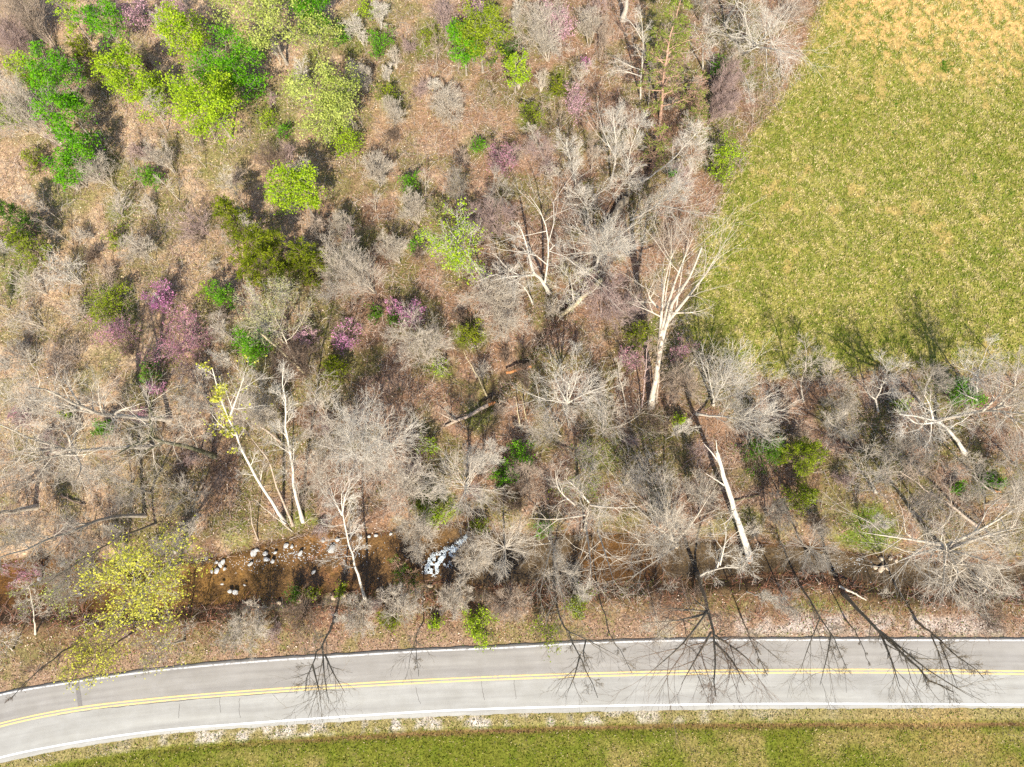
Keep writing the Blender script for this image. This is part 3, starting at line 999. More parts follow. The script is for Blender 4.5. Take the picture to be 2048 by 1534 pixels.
# ------------------------------------------------------------------ trees
STYLE = {
    #        limbs  t0   t1   len        angle     up    wig   | branch n, ratio, angle, up, wig | twig n | fine n
    'spread': (10, .35, .98, (.75, 1.15), (40, 75), .10, .16, 7, (-.50, -.80), (28, 60), .05, .12, 5, 4),
    'crooked': (8, .40, .98, (.80, 1.25), (40, 70), .12, .26, 7, (-.48, -.85), (32, 70), .05, .20, 5, 4),
    'broom': (12, .22, .96, (.85, 1.30), (22, 48), .14, .05, 7, (-.50, -.80), (14, 34), .06, .05, 5, 3),
    'round': (18, .35, 1.0, (.80, 1.10), (48, 86), .07, .08, 6, (-.50, -.80), (18, 42), .04, .07, 5, 3),
    'slim': (12, .30, .97, (.55, 1.00), (28, 58), .14, .09, 6, (-.45, -.75), (20, 48), .06, .09, 5, 3),
    'sapling': (8, .25, .97, (.55, 1.00), (25, 60), .14, .10, 5, (-.50, -.85), (20, 50), .05, .10, 4, 0),
    'twiggy': (10, .05, .9, (.55, 1.00), (25, 70), .08, .14, 5, (-.50, -.85), (25, 60), .02, .12, 4, 0),
    'conifer': (46, .12, .99, (.60, 1.00), (62, 98), .05, .06, 7, (-.28, -.48), (35, 60), .03, .07, 4, 0),
}
SEEDS = [1000]


def skeleton(rng, P0, R0, R, style, extra=None, dens=1.0, tip=0.013, limbs_scale=1.0):
    n, t0, t1, ln, ang, up, wig, nb, rb, ab, ub, wb, nt_, nf = STYLE[style]
    n = max(2, int(round(n * dens * limbs_scale / max(1, len(P0) ** 0.5))))
    lv1 = grow(rng, P0, R0, n, t0, t1, (ln[0] * R, ln[1] * R), ang, up, wig, 7, 0.55, tip * 1.5, tipless=0.62 if style == 'conifer' else 0.35)
    if extra is not None:
        lv1 = (np.concatenate([lv1[0], extra[0]]), np.concatenate([lv1[1], extra[1]]))
    lv2 = grow(rng, *lv1, nb, .18, .97, rb, ab, ub, wb, 5, 0.6, tip * 1.2)
    lv3 = grow(rng, *lv2, nt_, .15, .97, (-.45, -.85), (18, 50), .03, .11 if wig > .1 else .06, 4, 0.65, tip * 0.85)
    lv4 = grow(rng, *lv3, nf, .15, .97, (-.45, -.85), (18, 50), .02, .09, 3, 0.7, tip * 0.65) if nf else None
    return lv1, lv2, lv3, lv4


def foliage(rng, levels, N, leaf):
    """Leaves along the outer twigs."""
    src = [l for l in levels if l is not None][-2:]
    P = np.concatenate([l[0][:, 1:].reshape(-1, 3) for l in src])
    D = np.concatenate([(l[0][:, 1:] - l[0][:, :-1]).reshape(-1, 3) for l in src])
    if leaf.get('top'):                                     # only the outer / upper part of the crown is in leaf
        z = P[:, 2]
        k = z > np.quantile(z, leaf['top'])
        P, D = P[k], D[k]
    i = rng.integers(0, len(P), N)
    pos = P[i] - D[i] * rng.random((N, 1)) + rng.normal(0, leaf.get('jit', 0.12), (N, 3)) * np.array([1, 1, 0.8])
    if leaf.get('gap'):
        keep = noise2(pos[:, 0] + pos[:, 2], pos[:, 1] + 0.7 * pos[:, 2], leaf.get('cell', 0.9), int(rng.integers(1, 9999))) > leaf['gap']
        pos, i = pos[keep], i[keep]
    clump = noise2(pos[:, 0] + 50, pos[:, 1] + pos[:, 2], 0.8, int(rng.integers(1, 9999)))
    c = tint(rng, leaf['c'][0], leaf['c'][1], len(pos), clump, 0.5)
    ax = unit(D[i]) if leaf.get('needle') else None
    V, Q = diamonds(rng, pos, leaf['size'], leaf.get('asp', 0.6), axis=ax, flat=leaf.get('flat', 0.25), jit=leaf.get('ajit', 1.0))
    return V, Q, np.repeat(c, 4, 0)


def tree(name, label, cat, trunk, R, style, bark_key, tr, limbs=(), leaf=None, dens=1.0, group=None, seed=None, stems=1, tip=0.013, auto=1.0, tipr=None,
         twig_bark=None, parts=("trunk", "crown")):
    """trunk: points (x, y, z) in metres; limbs: the same, for limbs that are seen one by one. Builds the root, the trunk with its limbs, and the crown."""
    SEEDS[0] += 1
    rng = np.random.default_rng(seed or SEEDS[0])
    base = np.array(trunk[0], float)
    base[2] = float(ground_z(base[0], base[1]))
    pts = np.array(trunk, float) - np.array([base[0], base[1], 0])
    pts[0, 2] = base[2] - 0.05
    pts[:, 2] -= base[2]
    if stems > 1:                                            # a clump of stems that spread from one root
        h = pts[-1, 2]
        P0 = []
        for s in range(stems):
            a = rng.random() * 6.283
            sp = R * (0.15 + 0.55 * rng.random())
            top = pts[-1] + np.array([math.cos(a) * sp, math.sin(a) * sp, -h * 0.25 * rng.random()])
            mid = pts[0] * 0.5 + top * 0.5 + np.array([0, 0, h * 0.10]) + rng.normal(0, 0.06 * h, 3)
            st = pts[0] + np.array([math.cos(a), math.sin(a), 0]) * 0.08
            P0.append(resample([st, mid, top], 8))
        P0 = np.stack(P0)
    else:
        P0 = resample(pts, 12)[None]
        P0 = P0 + np.concatenate([np.zeros((1, 2, 3)), rng.normal(0, 0.012 * pts[-1, 2] / 3, (1, 10, 3))], 1)
    n0 = P0.shape[1]
    tpr = tipr if tipr is not None else max(0.02, tr * 0.18)
    R0 = np.repeat((tr + (tpr - tr) * np.linspace(0, 1, n0) ** 0.85)[None], len(P0), 0)
    if stems == 1:
        R0[:, 0] *= 1.35
    extra = None
    if limbs:
        LP, LR = [], []
        for lb in limbs:
            q = np.array(lb, float) - base
            r0 = min(tr * 0.62, 0.02 * np.linalg.norm(np.diff(q, axis=0), axis=1).sum() + 0.035)
            LP.append(resample(q, 7))
            LR.append(r0 + (0.018 - r0) * np.linspace(0, 1, 7))
        extra = (np.stack(LP), np.stack(LR))
    lv1, lv2, lv3, lv4 = skeleton(rng, P0, R0, R, style, extra, dens, tip, auto)
    root = thing(name, tuple(base), label, cat, group)
    wood = [tubes(P0, R0, 7), tubes(*lv1, 5)]
    twigs = [tubes(*lv2, 4), tubes(*lv3, 3)] + ([tubes(*lv4, 3)] if lv4 is not None else [])
    bm_, tb = BARK[bark_key], BARK[twig_bark or bark_key]
    if leaf is None:
        V, Q = join(wood)
        link(parts[0], make_mesh(parts[0], V, Q, bm_, None, True), root)
        V, Q = join(twigs)
        link(parts[1], make_mesh(parts[1], V, Q, tb, None, True), root)
    else:
        V, Q = join(wood + (twigs[:2] if leaf.get('solid') else twigs))
        link(parts[0], make_mesh(parts[0], V, Q, bm_, None, True), root)
        V, Q, C = foliage(rng, [lv1, lv2, lv3, lv4], int(leaf['n']), leaf)
        link(parts[1], make_mesh(parts[1], V, Q, leaf.get('mat', M_LEAF), C), root)
    return root


# ------------------------------------------------------------------ what grows where (photo pixels and heights in metres -> points of the place)
def TP(pts):
    return [tuple(W(a, b, z)) for a, b, z in pts]


def metres(rpx, py, z):
    return rpx / (scale_at(py) * CAM_H / (CAM_H - z))


LEAF = {
    'lime': ((0.19, 0.33, 0.008), (0.37, 0.45, 0.03)),
    'green': ((0.06, 0.22, 0.008), (0.17, 0.37, 0.014)),
    'pale': ((0.25, 0.31, 0.045), (0.46, 0.48, 0.13)),
    'yellow': ((0.36, 0.37, 0.035), (0.58, 0.53, 0.09)),
    'cedar': ((0.080, 0.115, 0.006), (0.25, 0.28, 0.016)),
    'dark': ((0.035, 0.105, 0.008), (0.10, 0.19, 0.015)),
    'pine': ((0.13, 0.19, 0.022), (0.27, 0.31, 0.055)),
    'moss': ((0.13, 0.19, 0.010), (0.28, 0.32, 0.025)),
    'pink': ((0.42, 0.12, 0.27), (0.62, 0.27, 0.43)),
    'dusky': ((0.30, 0.125, 0.16), (0.46, 0.22, 0.28)),
    'blush': ((0.46, 0.24, 0.29), (0.60, 0.36, 0.40)),
    'bud': ((0.30, 0.29, 0.12), (0.42, 0.39, 0.19)),
}


def bare(label, base, top, h, rpx, style='spread', bk='pale', tr=0.12, limbs=(), dens=1.0, auto=1.0, leaf=None, mid=(), stems=1, group="bare trees of the wood", name="bare_tree", cat="tree", parts=("trunk", "crown"), tip=0.012, twig=None):
    """A leafless tree: base (px, py), tip (px, py) at height h, crown radius in pixels."""
    pts = TP([(base[0], base[1], 0), *mid, (top[0], top[1], h)])
    return tree(name, label, cat, pts, metres(rpx, top[1], 0.7 * h), style, bk, tr, [TP(l) for l in limbs], leaf, dens, group, stems=stems, auto=auto, tip=tip, parts=parts, twig_bark=twig)


def leafy(label, c, rpx, h, col, style='spread', lean=(0, 0), n=1.0, size=0.21, asp=0.62, bk='grey', tr=None, name="leafy_tree", cat="tree", group="trees in young leaf",
          stems=1, dens=1.0, gap=0.0, base=None, mid=(), limbs=(), top=0, jit=0.15, solid=True, parts=("trunk", "crown"), needle=False, mat=None, flat=0.25, auto=1.0, cell=0.9, yr=1.0):
    """A tree or shrub in leaf whose crown is centred on pixel c at 0.62 of its height h; it stands straight below unless base is given."""
    R = metres(rpx, c[1], 0.62 * h) * 1.22
    w = W(c[0], c[1], 0.62 * h)
    t = (w[0], w[1], h * 0.92)
    b = W(base[0], base[1], 0) if base else (w[0] - lean[0], w[1] - lean[1], 0)
    pts = [tuple(b), *TP(mid), t]
    lf = dict(c=LEAF[col], n=n * 290 * R * R + 150, size=size * 1.05, asp=asp, jit=jit if needle else max(jit, 0.07 * R), gap=gap, top=top, solid=solid, needle=needle, flat=flat, cell=cell)
    if mat:
        lf['mat'] = mat
    return tree(name, label, cat, pts, R, style, bk, tr or (0.035 + 0.012 * h), [TP(l) for l in limbs], lf, dens, group, stems=stems, parts=parts, auto=auto)


def shrub(label, c, rpx, h, col, n=1.0, size=0.17, group="green shrubs of the wood", **k):
    return leafy(label, c, rpx, h, col, 'twiggy', n=n * 1.15, size=size, bk='brown', tr=0.03, name="shrub", cat="shrub", group=group, stems=5, parts=("stem", "foliage"), **k)


def bareshrub(label, c, rpx, h, bk='pale', lean=(0, 0), stems=6, dens=1.0, style='twiggy', group="bare shrubs of the wood"):
    R = metres(rpx, c[1], 0.6 * h)
    w = W(c[0], c[1], 0.6 * h)
    pts = [(w[0] - lean[0], w[1] - lean[1], 0), (w[0] + 0.3 * lean[0], w[1] + 0.3 * lean[1], h)]
    return tree("bare_shrub", label, "shrub", pts, R, style, bk, 0.035, (), None, dens, group, stems=stems, parts=("stem", "twigs"))


def redbud(label, c, rpx, h, col='dusky', n=1.0, **k):
    return leafy(label, c, rpx, h, col, 'twiggy', n=n * 0.75, size=0.13, asp=0.8, bk='pink', tr=0.05, name="redbud_tree", cat="tree", group="redbuds in blossom", stems=4,
                 solid=False, mat=M_PETAL, jit=0.05, flat=0.0, **k)


def cedar(label, c, rpx, h, col='cedar', n=1.0, base=None, **k):
    return leafy(label, c, rpx, h, col, 'conifer', n=n * 1.3, size=0.26, asp=0.30, bk='brown', tr=0.16, name="cedar_tree", cat="tree", group="evergreens of the wood", needle=True,
                 jit=0.12, flat=0.0, base=base, **k)


def log(name, label, pts, r0, r1, bk, cat="log", group="fallen and broken trunks", stubs=()):
    """A trunk lying on or leaning over the ground: pts (px, py, z)."""
    SEEDS[0] += 1
    rng = np.random.default_rng(SEEDS[0])
    q = np.array(TP(pts))
    base = q[0].copy()
    base[2] = 0
    P = resample(q, 14) - base
    P[1:-1] += rng.normal(0, r0 * 0.15, (12, 3))
    R = (r0 + (r1 - r0) * np.linspace(0, 1, 14)) * (0.9 + 0.2 * rng.random(14))
    root = thing(name, tuple(base), label, cat, group)
    V, Q = tubes(P[None], R[None], 9)
    cap = []
    for ring_, c in ((np.arange(9), P[0]), (np.arange(9) + 13 * 9, P[-1])):                # broken, ragged ends
        V = np.concatenate([V, (c + unit(P[1] - P[0]) * rng.normal(0, r0 * 0.3))[None]])
        k = len(V) - 1
        cap += [[ring_[i], ring_[(i + 1) % 9], k, k] for i in range(9)]
    link("trunk", make_mesh("trunk", V, np.concatenate([Q, np.array(cap)]), BARK[bk], None, True), root)
    if stubs:
        sp = [resample(np.array(TP(s)) - base, 5) for s in stubs]
        SR = np.repeat(np.linspace(max(0.04, r1 * 0.6), 0.02, 5)[None], len(sp), 0)
        V, Q = tubes(np.stack(sp), SR, 6)
        link("branch", make_mesh("branch", V, Q, BARK[bk], None, True), root)
    return root


# ---- the white and pale trunks along the creek
bare("white trunk leaning over the brown creek pool, topped with yellow sprigs of leaf", (569, 1045), (424, 738), 21, 52, 'slim', 'white', 0.20,
     mid=[(539, 999, 4), (509, 950, 8), (484, 900, 11), (464, 858, 14), (447, 810, 17)], limbs=[[(458, 838, 15), (472, 800, 18), (488, 755, 20)], [(470, 870, 13), (440, 850, 15), (425, 830, 16)]],
     leaf=dict(c=LEAF['yellow'], n=1500, size=0.22, asp=.6, jit=.15, gap=0.45, top=0.35, solid=False))
bare("crooked tan trunk beside the white leaning trunks on the creek bank", (583, 1050), (486, 851), 10, 22, 'crooked', 'tan', 0.15, mid=[(570, 1010, 2.5), (553, 975, 5), (546, 940, 6.5), (533, 912, 8), (510, 884, 9)], auto=0.6)
bare("tall straight white trunk with a fan of fine twigs on the creek bank", (604, 1043), (567, 735), 20, 62, 'broom', 'white', 0.19, mid=[(590, 985, 4), (582, 930, 7.5), (578, 890, 10), (573, 840, 13)], dens=1.25)
bare("short bent tan sapling on the mossy bank left of the leaning trunks", (511, 1080), (498, 998), 5, 14, 'sapling', 'tan', 0.09, mid=[(503, 1045, 2), (502, 1020, 3.5)], auto=0.5)
bare("thin forked sapling leaning out under the white leaning trunks", (580, 1062), (508, 998), 5, 12, 'sapling', 'pale', 0.07, mid=[(545, 1030, 2.5)], auto=0.5)
bare("bare pale trunk leaning right across the creek pool from the lower bank", (729, 1199), (683, 985), 11.5, 62, 'round', 'white', 0.17, mid=[(715, 1150, 3), (700, 1095, 6), (684, 1030, 9)],
     limbs=[[(684, 1030, 9), (668, 1000, 10), (660, 970, 11)], [(684, 1030, 9), (690, 990, 10.5), (705, 955, 11.5)]])
# ---- left side
bare("big pale tree left of the redbuds whose trunk lies far over to the left", (340, 838), (62, 774), 21, 95, 'crooked', 'pale', 0.30, mid=[(228, 833, 8), (192, 828, 11), (165, 818, 13), (145, 805, 15), (109, 778, 18)],
     limbs=[[(228, 833, 8), (232, 823, 9), (285, 806, 12)], [(205, 829, 10), (198, 800, 12), (197, 765, 14)], [(165, 818, 13), (138, 775, 16), (125, 755, 17)], [(185, 826, 11), (130, 815, 14), (85, 805, 16)], [(210, 830, 9), (206, 805, 11), (216, 785, 12)]])
bare("mossy trunk with two bent white limbs rising, left of the yellow sprigged top", (428, 912), (240, 905), 15, 70, 'crooked', 'mossy', 0.30, mid=[(396, 897, 4), (330, 882, 8), (294, 872, 11)], twig='pale',
     limbs=[[(306, 874, 10), (300, 845, 12), (297, 815, 13.5), (312, 780, 15)], [(297, 815, 13.5), (312, 835, 14), (330, 835, 14)], [(330, 883, 8), (285, 905, 10), (250, 915, 12)]])
bare("wide pale tree lying leftward above the long dark logs", (305, 893), (-5, 848), 21, 110, 'crooked', 'pale', 0.26, mid=[(230, 898, 6), (149, 907, 10), (89, 884, 14), (40, 868, 18)],
     limbs=[[(149, 907, 10), (95, 915, 14), (40, 930, 18)], [(140, 905, 10), (140, 870, 13), (110, 850, 16)], [(149, 907, 10), (165, 935, 12), (150, 965, 14)], [(120, 895, 12), (70, 905, 15), (10, 900, 18)]])
bare("long dark trunk leaning left over red leaf litter above the yellow tree", (290, 1031), (-20, 1122), 20, 75, 'spread', 'grey', 0.22, mid=[(240, 1032, 4), (198, 1040, 7), (132, 1065, 11), (60, 1092, 16)],
     limbs=[[(180, 1046, 8), (150, 1050, 9), (115, 1048, 10)], [(178, 1042, 8), (172, 1034, 9), (166, 1030, 9)]])
bare("second long dark trunk leaning left, its crown reaching the creek", (312, 1046), (95, 1165), 17, 62, 'broom', 'dark', 0.132, mid=[(258, 1068, 4), (215, 1088, 8), (185, 1111, 11), (149, 1126, 13)], twig='grey')
bare("thick pale trunk cut by the photo's left edge above the long dark trunks", (72, 1014), (-70, 1040), 12, 60, 'spread', 'pale', 0.30, mid=[(30, 1021, 3)])
bare("fan of pale branches just above the yellow tree over the road", (345, 1105), (395, 1052), 12, 58, 'broom', 'pale', 0.16, mid=[(360, 1088, 6)])
bare("small grey tree with white limbs left of the yellow sprigged top", (400, 905), (372, 845), 9, 50, 'spread', 'pale', 0.10)
bare("slender pale tree at the photo's left edge below the wide pale tree", (55, 965), (20, 960), 12, 55, 'spread', 'grey', 0.10)
bare("grey spreading tree between the dark trunks and the crooked tan trunk", (300, 985), (265, 975), 11, 62, 'spread', 'grey', 0.12)
bare("thin grey tree left of the crooked tan trunk, shadow-striped litter beneath", (395, 1000), (360, 990), 11, 55, 'crooked', 'grey', 0.10)
bare("small white crooked tree above the road's left bend, below the creek", (72, 1268), (58, 1170), 8, 46, 'crooked', 'pale', 0.10, mid=[(68, 1230, 4)])
bare("dark trunk leaning left down to the road's white line", (238, 1243), (22, 1398), 16, 40, 'slim', 'dark', 0.145, mid=[(158, 1284, 6), (132, 1299, 8), (99, 1325, 11), (66, 1348, 13.5)], twig='brown')
bare("thin pale tree in the far left corner above the road", (25, 1300), (-5, 1275), 8, 45, 'crooked', 'pale', 0.08)
# ---- yellow trees over the road at the left
leafy("big tree in tiny yellow leaf spreading over the creek's left end", (312, 1175), 118, 14, 'yellow', 'spread', base=(352, 1122), n=0.62, size=0.19, bk='grey', tr=0.26, dens=1.25, gap=0.42, jit=0.13, solid=False)
leafy("lower yellow-leaved tree hanging over the road's left white line", (205, 1318), 78, 9, 'yellow', 'spread', base=(270, 1262), n=0.45, size=0.17, bk='brown', tr=0.14, gap=0.45, jit=0.12, solid=False)
leafy("thin yellow-green tree between the yellow tree and the road edge", (330, 1290), 58, 7, 'yellow', 'spread', n=0.28, size=0.15, gap=0.45, solid=False)
leafy("sparse yellow-green sapling over the left stretch of creek", (100, 1195), 52, 6, 'pale', 'spread', n=0.25, size=0.16, gap=0.4, solid=False)
# ---- trees hanging over the road
bare("dark forked tree hanging straight down over the road, left of centre", (668, 1238), (610, 1380), 17, 60, 'slim', 'dark', 0.158, mid=[(666, 1252, 3), (648, 1282, 8), (632, 1305, 11), (622, 1335, 14)],
     limbs=[[(645, 1290, 9), (648, 1350, 14), (658, 1408, 18)], [(650, 1310, 11), (668, 1350, 14), (690, 1385, 16)], [(625, 1330, 13), (634, 1365, 15), (642, 1400, 17)]], auto=0.7)
bare("small dark forked twig-tree hanging over the road's upper line", (848, 1240), (838, 1352), 12, 30, 'slim', 'dark', 0.073, mid=[(830, 1275, 6), (832, 1300, 8)], limbs=[[(834, 1272, 5), (824, 1300, 8), (818, 1325, 10)]], auto=0.6)
bare("dark forked tree over the road right of the small olive shrub", (1112, 1203), (1196, 1395), 19, 55, 'slim', 'dark', 0.132, mid=[(1120, 1240, 6), (1140, 1275, 10), (1160, 1310, 13), (1175, 1345, 16)],
     limbs=[[(1135, 1262, 9), (1175, 1280, 12), (1228, 1308, 15)], [(1160, 1310, 13), (1150, 1350, 15), (1135, 1385, 17)], [(1172, 1280, 12), (1165, 1310, 14), (1180, 1340, 16)]], auto=0.7)
bare("thin dark pole of a tree leaning over the road beside the forked one", (1198, 1188), (1263, 1345), 16, 28, 'slim', 'dark', 0.086, mid=[(1204, 1220, 5), (1222, 1275, 10), (1240, 1300, 13)], auto=0.7)
bare("largest tree over the road, pale limbs fanning from a dark trunk", (1400, 1148), (1432, 1392), 21, 88, 'spread', 'dark', 0.224, mid=[(1408, 1190, 5), (1418, 1225, 8), (1428, 1275, 12), (1430, 1330, 17)], twig='brown',
     limbs=[[(1416, 1222, 8), (1370, 1285, 12), (1330, 1320, 15), (1300, 1345, 17)], [(1422, 1265, 11), (1390, 1320, 15), (1362, 1370, 18)], [(1415, 1222, 8), (1385, 1195, 9), (1378, 1186, 10)], [(1414, 1224, 8), (1360, 1218, 10), (1318, 1217, 12)],
            [(1412, 1228, 8), (1350, 1243, 11), (1292, 1245, 13)], [(1430, 1285, 13), (1465, 1320, 16), (1490, 1370, 19)], [(1428, 1270, 12), (1475, 1300, 15), (1520, 1340, 18)]])
bare("pale low limbs reaching right from the largest road tree toward the broken snag", (1398, 1155), (1498, 1112), 9, 48, 'crooked', 'white', 0.15, mid=[(1436, 1136, 5), (1485, 1136, 7)], limbs=[[(1435, 1134, 5), (1448, 1085, 8), (1482, 1058, 10)], [(1440, 1130, 6), (1455, 1065, 9), (1448, 1045, 10)]])
bare("dark thin tree over the road just right of the largest one", (1482, 1232), (1535, 1352), 13, 34, 'slim', 'dark', 0.079, mid=[(1500, 1275, 6), (1520, 1320, 10)], limbs=[[(1497, 1272, 6), (1530, 1295, 9), (1562, 1322, 11)]])
bare("grey trunk over the road with one white side limb", (1602, 1172), (1692, 1335), 15, 52, 'slim', 'dark', 0.125, mid=[(1628, 1215, 6), (1660, 1265, 10), (1675, 1290, 12)], limbs=[[(1640, 1236, 8), (1614, 1300, 11), (1600, 1345, 13)], [(1662, 1270, 10), (1655, 1310, 13), (1640, 1370, 16)]])
bare("short broken dark trunk over the road's upper white line", (1692, 1240), (1740, 1328), 12, 16, 'slim', 'dark', 0.086, mid=[(1705, 1255, 5), (1720, 1280, 8)], auto=0.5)
bare("thick two-stemmed trunk leaning far over the road toward the lower right", (1688, 1188), (1908, 1388), 22, 60, 'slim', 'dark', 0.224, mid=[(1730, 1235, 6), (1760, 1262, 9), (1800, 1310, 13), (1850, 1350, 17)],
     limbs=[[(1760, 1262, 9), (1790, 1285, 12), (1850, 1338, 17), (1945, 1395, 21)], [(1762, 1268, 9), (1785, 1325, 13), (1800, 1375, 16)]], dens=1.2)
bare("rightmost dark trunk leaning over the road, branched like a comb", (1833, 1243), (1968, 1352), 17, 46, 'slim', 'dark', 0.145, mid=[(1865, 1268, 6), (1900, 1300, 10), (1925, 1320, 13)],
     limbs=[[(1880, 1285, 8), (1900, 1335, 12), (1915, 1375, 15)], [(1862, 1270, 6), (1880, 1310, 10), (1890, 1350, 12)]], dens=1.2)
bare("small pale shrubby tree on the road verge left of the largest road tree", (1310, 1225), (1318, 1262), 6, 42, 'round', 'pale', 0.07)
bare("low grey tree above the road bank left of the two-stemmed trunk", (1560, 1180), (1580, 1215), 8, 48, 'crooked', 'grey', 0.09)
# ---- over the creek, centre and right
bare("round bare tree seen from straight above over the creek right of the white water", (1008, 1098), (1010, 1094), 13, 80, 'round', 'pale', 0.14, dens=1.3)
bare("bare tree whose reddish broken top sheds limbs down across the creek", (1103, 1082), (1118, 1150), 10, 62, 'broom', 'pale', 0.17, mid=[(1104, 1090, 4)], limbs=[[(1104, 1088, 3), (1090, 1140, 6), (1078, 1195, 8)], [(1105, 1088, 3), (1135, 1150, 6), (1180, 1175, 8)], [(1104, 1086, 3), (1070, 1090, 5), (1040, 1095, 7)], [(1106, 1090, 3), (1112, 1150, 6), (1132, 1212, 9)]])
bare("crooked pale tree with a dark stem between the creek and the shadow-striped litter", (1172, 1058), (1180, 1010), 14, 88, 'crooked', 'pale', 0.17, mid=[(1172, 1040, 6)],
     limbs=[[(1178, 1005, 12), (1150, 973, 13), (1128, 955, 14)], [(1180, 1010, 12), (1226, 1016, 14), (1270, 1015, 15)], [(1170, 1030, 8), (1110, 1040, 10), (1058, 1036, 12)], [(1172, 1050, 6), (1180, 1110, 9), (1184, 1170, 12)], [(1195, 1060, 7), (1215, 1120, 11), (1228, 1165, 13)], [(1150, 1010, 10), (1115, 980, 11), (1110, 940, 12)]])
bare("star-shaped bare tree above the white water, limbs radiating from a dark hub", (934, 985), (927, 966), 15, 105, 'round', 'pale', 0.20, dens=1.25)
bare("dense white broom of twigs right of the star-shaped tree", (958, 938), (990, 905), 9, 46, 'broom', 'white', 0.10, dens=1.6)
bare("big dense grey crown over the creek left of the broken snag", (1358, 1092), (1312, 1052), 16, 112, 'broom', 'pale', 0.22, dens=1.7, mid=[(1335, 1072, 7)], limbs=[[(1350, 1085, 3), (1300, 1040, 10), (1258, 1000, 14)], [(1352, 1088, 3), (1290, 1090, 10), (1232, 1085, 14)], [(1355, 1090, 3), (1300, 1130, 9), (1262, 1155, 12)], [(1345, 1080, 5), (1330, 1030, 10), (1340, 985, 14)], [(1350, 1085, 4), (1390, 1040, 10), (1420, 990, 14)]])
bare("small white tree standing on litter just above the dense grey crown", (1331, 1005), (1328, 945), 9, 45, 'spread', 'pale', 0.10)
bare("rounded grey tree over the creek right of the broken snag", (1624, 1108), (1622, 1092), 12, 70, 'round', 'grey', 0.14, dens=1.25)
bare("wide white-limbed crown over the creek at the right", (1888, 1098), (1900, 1105), 17, 128, 'crooked', 'pale', 0.30, dens=1.5,
     limbs=[[(1892, 1092, 11), (1980, 1050, 15), (2045, 1008, 18)], [(1893, 1097, 11), (2000, 1062, 15), (2060, 1052, 18)], [(1885, 1090, 11), (1830, 1080, 14), (1725, 1065, 17)], [(1887, 1095, 11), (1825, 1110, 14), (1785, 1128, 16)],
            [(1890, 1100, 11), (1888, 1150, 14), (1884, 1195, 16)], [(1892, 1100, 11), (1920, 1145, 14), (1898, 1185, 16)], [(1893, 1100, 11), (1955, 1115, 14), (2020, 1140, 17)], [(1893, 1102, 11), (1950, 1150, 14), (1985, 1190, 16)]])
bare("tangled pale tree below the wide white-limbed crown at the right edge", (1975, 1185), (1985, 1160), 10, 75, 'crooked', 'pale', 0.12, dens=1.1)
log("broken_snag", "big pale broken snag standing over the creek, orange wood at its foot", [(1499, 1118, 0), (1485, 1070, 3), (1467, 1010, 6), (1455, 975, 8), (1443, 935, 10.5), (1434, 905, 12.5)], 0.36, 0.16, 'white', "snag",
    stubs=[[(1455, 975, 8), (1430, 958, 9), (1410, 946, 9.8)], [(1438, 925, 11), (1424, 905, 12), (1408, 888, 13)], [(1440, 925, 11), (1434, 905, 13), (1432, 880, 14)], [(1470, 1020, 6), (1455, 1045, 6), (1440, 1050, 6)]])
log("stump", "torn orange stump under the big pale snag", [(1497, 1122, -0.3), (1498, 1116, 0.3), (1500, 1110, 0.9)], 0.30, 0.16, 'rotten', "stump")
log("broken_limb", "pale broken limb on the shaded bank at the road trunks' feet", [(1678, 1172, .4), (1705, 1185, .6), (1732, 1200, .5)], 0.13, 0.06, 'pale')
# ---- right of the creek wood, below the field
bare("pale trunk leaning up-left below the field, right side, with an S-shaped limb", (1931, 906), (1800, 828), 13, 75, 'crooked', 'white', 0.24, mid=[(1912, 878, 3), (1896, 858, 6), (1878, 842, 8)], limbs=[[(1866, 838, 9), (1858, 805, 11), (1848, 790, 12)], [(1880, 843, 8), (1830, 850, 10), (1812, 828, 12)]])
bare("long grey trunk lying right along the field's edge with thick white limbs", (1868, 842), (2075, 835), 14, 85, 'crooked', 'pale', 0.24, mid=[(1930, 828, 4), (1985, 820, 8), (2030, 824, 11)],
     limbs=[[(1991, 818, 8), (2015, 792, 10), (2055, 758, 13)], [(1988, 818, 8), (2025, 810, 10), (2060, 800, 12)], [(2000, 822, 9), (2030, 840, 11), (2060, 855, 13)], [(1965, 822, 7), (2005, 785, 10), (2008, 760, 12)]])
bare("forked white tree at the field's lower right edge", (1954, 806), (1972, 700), 11, 62, 'spread', 'white', 0.15, mid=[(1955, 752, 6)], limbs=[[(1955, 752, 6), (1932, 738, 8), (1920, 722, 9)], [(1955, 800, 2), (1925, 788, 4), (1915, 780, 5)]])
bare("small white forked tree on bare litter at the field's lower edge", (1757, 822), (1778, 735), 8, 62, 'spread', 'white', 0.12, mid=[(1750, 798, 2), (1764, 775, 4)], limbs=[[(1750, 798, 2), (1738, 790, 3), (1732, 770, 4)]])
bare("thin wavy white tree at the field's edge left of the white forked tree", (1607, 803), (1612, 700), 9, 50, 'crooked', 'pale', 0.10, mid=[(1600, 770, 3), (1612, 735, 6)])
bare("white fan-shaped tree on the field corner, left of the two", (1427, 810), (1462, 745), 11, 86, 'broom', 'white', 0.16, dens=1.25, mid=[(1428, 799, 3)], limbs=[[(1428, 799, 3), (1420, 765, 7), (1414, 722, 10)], [(1430, 798, 3), (1470, 768, 7), (1512, 728, 10)], [(1428, 798, 3), (1448, 760, 7), (1462, 715, 10)], [(1430, 800, 3), (1475, 790, 7), (1520, 765, 10)]])
